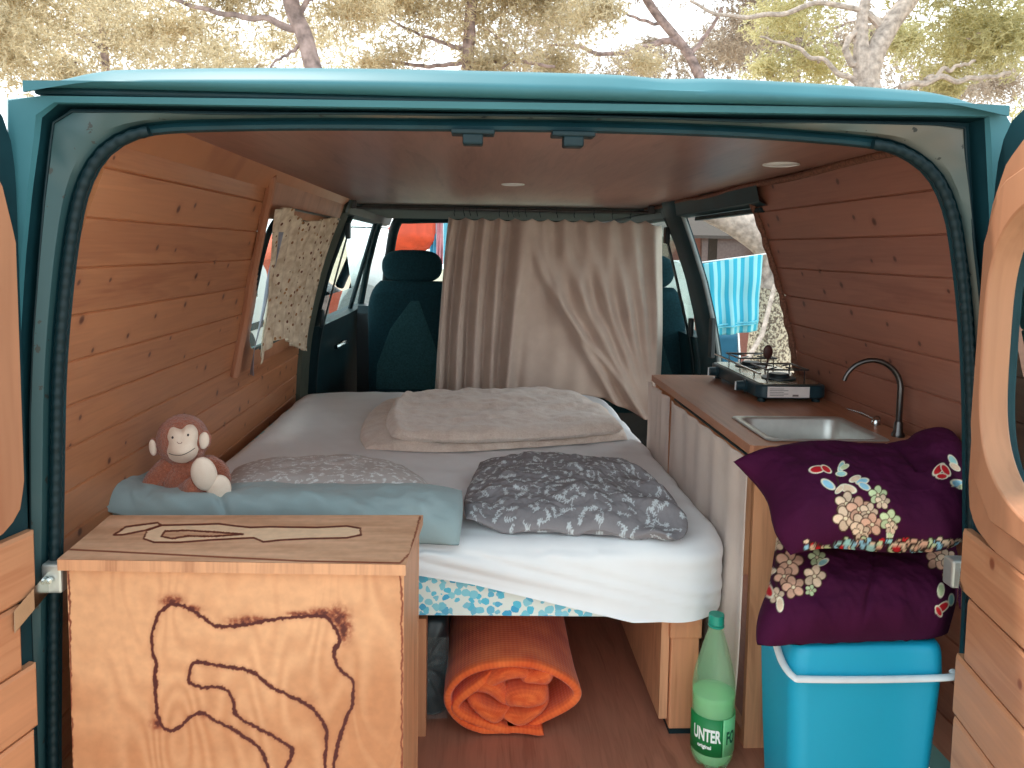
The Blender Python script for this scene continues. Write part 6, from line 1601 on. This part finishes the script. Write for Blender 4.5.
props(MB().tube([tuple(foot)] + [tuple(p) for p in pole], .014, 8).build('wooden_stick', M['bark_p']), 'pale stick leaning against the trunk beside the striped towel', 'stick')

# bundle, cloths and tents seen through the windscreen
def hung_bundle():
    c_ = at(412, 238, Y=7.2)
    e = empty('tarp_bundle', tuple(c_), 'bright orange tarp bundle hung up beyond the windscreen', 'tarp')
    P = []
    for t in np.linspace(0, math.pi, 26):
        P.append([(c_.x + .215 * math.sin(t) ** .7 * math.cos(a) * (1 + .10 * mnoise.noise(Vector((math.cos(a) * 2, math.sin(a) * 2, t * 2)))), 7.2 + .15 * math.sin(t) * math.sin(a), c_.z + .03 + .155 * math.cos(t) * (1 + .1 * math.sin(a * 2)) + .02 * mnoise.noise(Vector((a * 2, t * 4, 1)))) for a in np.linspace(0, 2 * math.pi, 40, endpoint=False)])
    MB().grid(P, closev=True).build('tarp', plain('orange_tarp', (236, 82, 48), .5, var=.2, nscale=14), e, angle=180)
    MB().tube([(c_.x, 7.2, c_.z + .1), (c_.x + .02, 7.2, c_.z + .19)], .008, 6).build('rope', M['rubber'], e)
hung_bundle()
ln = empty('washing_line', tuple(at(350, 228, Y=7.2)), 'washing line beyond the windscreen', 'washing line')
MB().tube([tuple(at(320, 226, Y=7.2)), tuple(at(420, 229, Y=7.2)), tuple(at(520, 224, Y=7.2))], .006, 6).build('rope', M['rubber'], ln)
for (x0_, x1_, rgb, lab) in ((430, 436, (90, 170, 204), 'narrow blue cloth on the line seen through the windscreen'), (436.5, 443, (222, 150, 160), 'pink cloth on the line seen through the windscreen'), (443.5, 452, (120, 190, 214), 'light blue cloth on the line partly behind the curtain edge')):
    props(hang((x0_, 229), (x1_, 229), (x0_, 264), (x1_, 264), 7.2, .015, 2, x0_).build('hanging_cloth', plain('cloth_' + str(int(x0_)), rgb, .9), angle=180, solid=.004), lab, 'cloth', 'cloths on the far line')

def tent(px0, px1, pytop, Y, rgb, label, dx=0):
    a, b = at(px0, 300, Y=Y), at(px1, 300, Y=Y); t = at((px0 + px1) / 2, pytop, Y=Y); w = (b.x - a.x) / 2; cx = (a.x + b.x) / 2; H = t.z - GZ
    e = empty('tent', (cx, Y, GZ), label, 'tent')
    P = [[(cx + w * math.cos(th), Y + yy, GZ - .02 + H * math.sin(th) ** .8 * (1 - .25 * abs(2 * k - 1) ** 3)) for th in np.linspace(0, math.pi, 24)] for k, yy in ((k, 2.0 * k) for k in np.linspace(0, 1, 10))]
    m_ = plain('tent_' + label[:5], rgb, .8, var=.06)
    MB().grid(P).build('fly_sheet', m_, e, angle=180, solid=.01)
    MB().add(P[0], [tuple(range(24))]).build('door_flap', plain('tentdoor_' + label[:5], tuple(v * .8 for v in rgb), .8), e, smooth=False, solid=.01)
tent(330, 400, 250, 9.5, (196, 205, 205), 'pale grey tent seen through the windscreen beside the headrest')
# neighbouring white van with coral tent seen through the left windows
tent(215, 352, 226, 12.5, (226, 110, 84), 'coral red tent beyond the parked white van')
def nvan():
    X = -2.6
    e = empty('parked_van', (X - .9, 6.4, GZ), 'white van parked alongside, seen through the side window', 'vehicle')
    wht = plain('white_body', (226, 230, 234), .35, coat=.4, var=.03)
    sec = [(5.0, 0.30), (5.0, .95), (5.35, 1.10), (5.9, 1.12), (6.5, 1.44), (6.8, 1.48), (9.6, 1.46), (9.8, 1.35), (9.85, .3)]
    sec = [(y, z + GZ - 0.05) for y, z in sec]
    MB().prism([(y, z) for y, z in sec], 1.7, 'X', X - 1.7).build('body', wht, e, smooth=False, bevel=.06, seg=3)
    tw = plain('van_tinted_glass', (60, 84, 92), .1)
    for (y0_, y1_) in ((6.55, 7.5), (7.6, 9.3)):
        mb = MB(); mb.bx(X - .01, X + .01, y0_, y1_, GZ + 1.0, GZ + 1.3); mb.build('side_window', tw, e, smooth=False, bevel=.008)
    mb = MB(); mb.bx(X - .01, X + .015, 5.3, 9.7, GZ + .62, GZ + .70); mb.build('side_moulding', M['rubber'], e, smooth=False)
    for yy in (5.75, 8.9):
        MB().lathe([(.001, -.1), (.16, -.11), (.29, -.1), (.32, -.06), (.32, .06), (.29, .1), (.16, .11), (.001, .1)], (X - .08, yy, GZ + .33), 28, axis=Matrix.Rotation(R(90), 3, 'Y')).build('wheel', M['rubber'], e)
nvan()
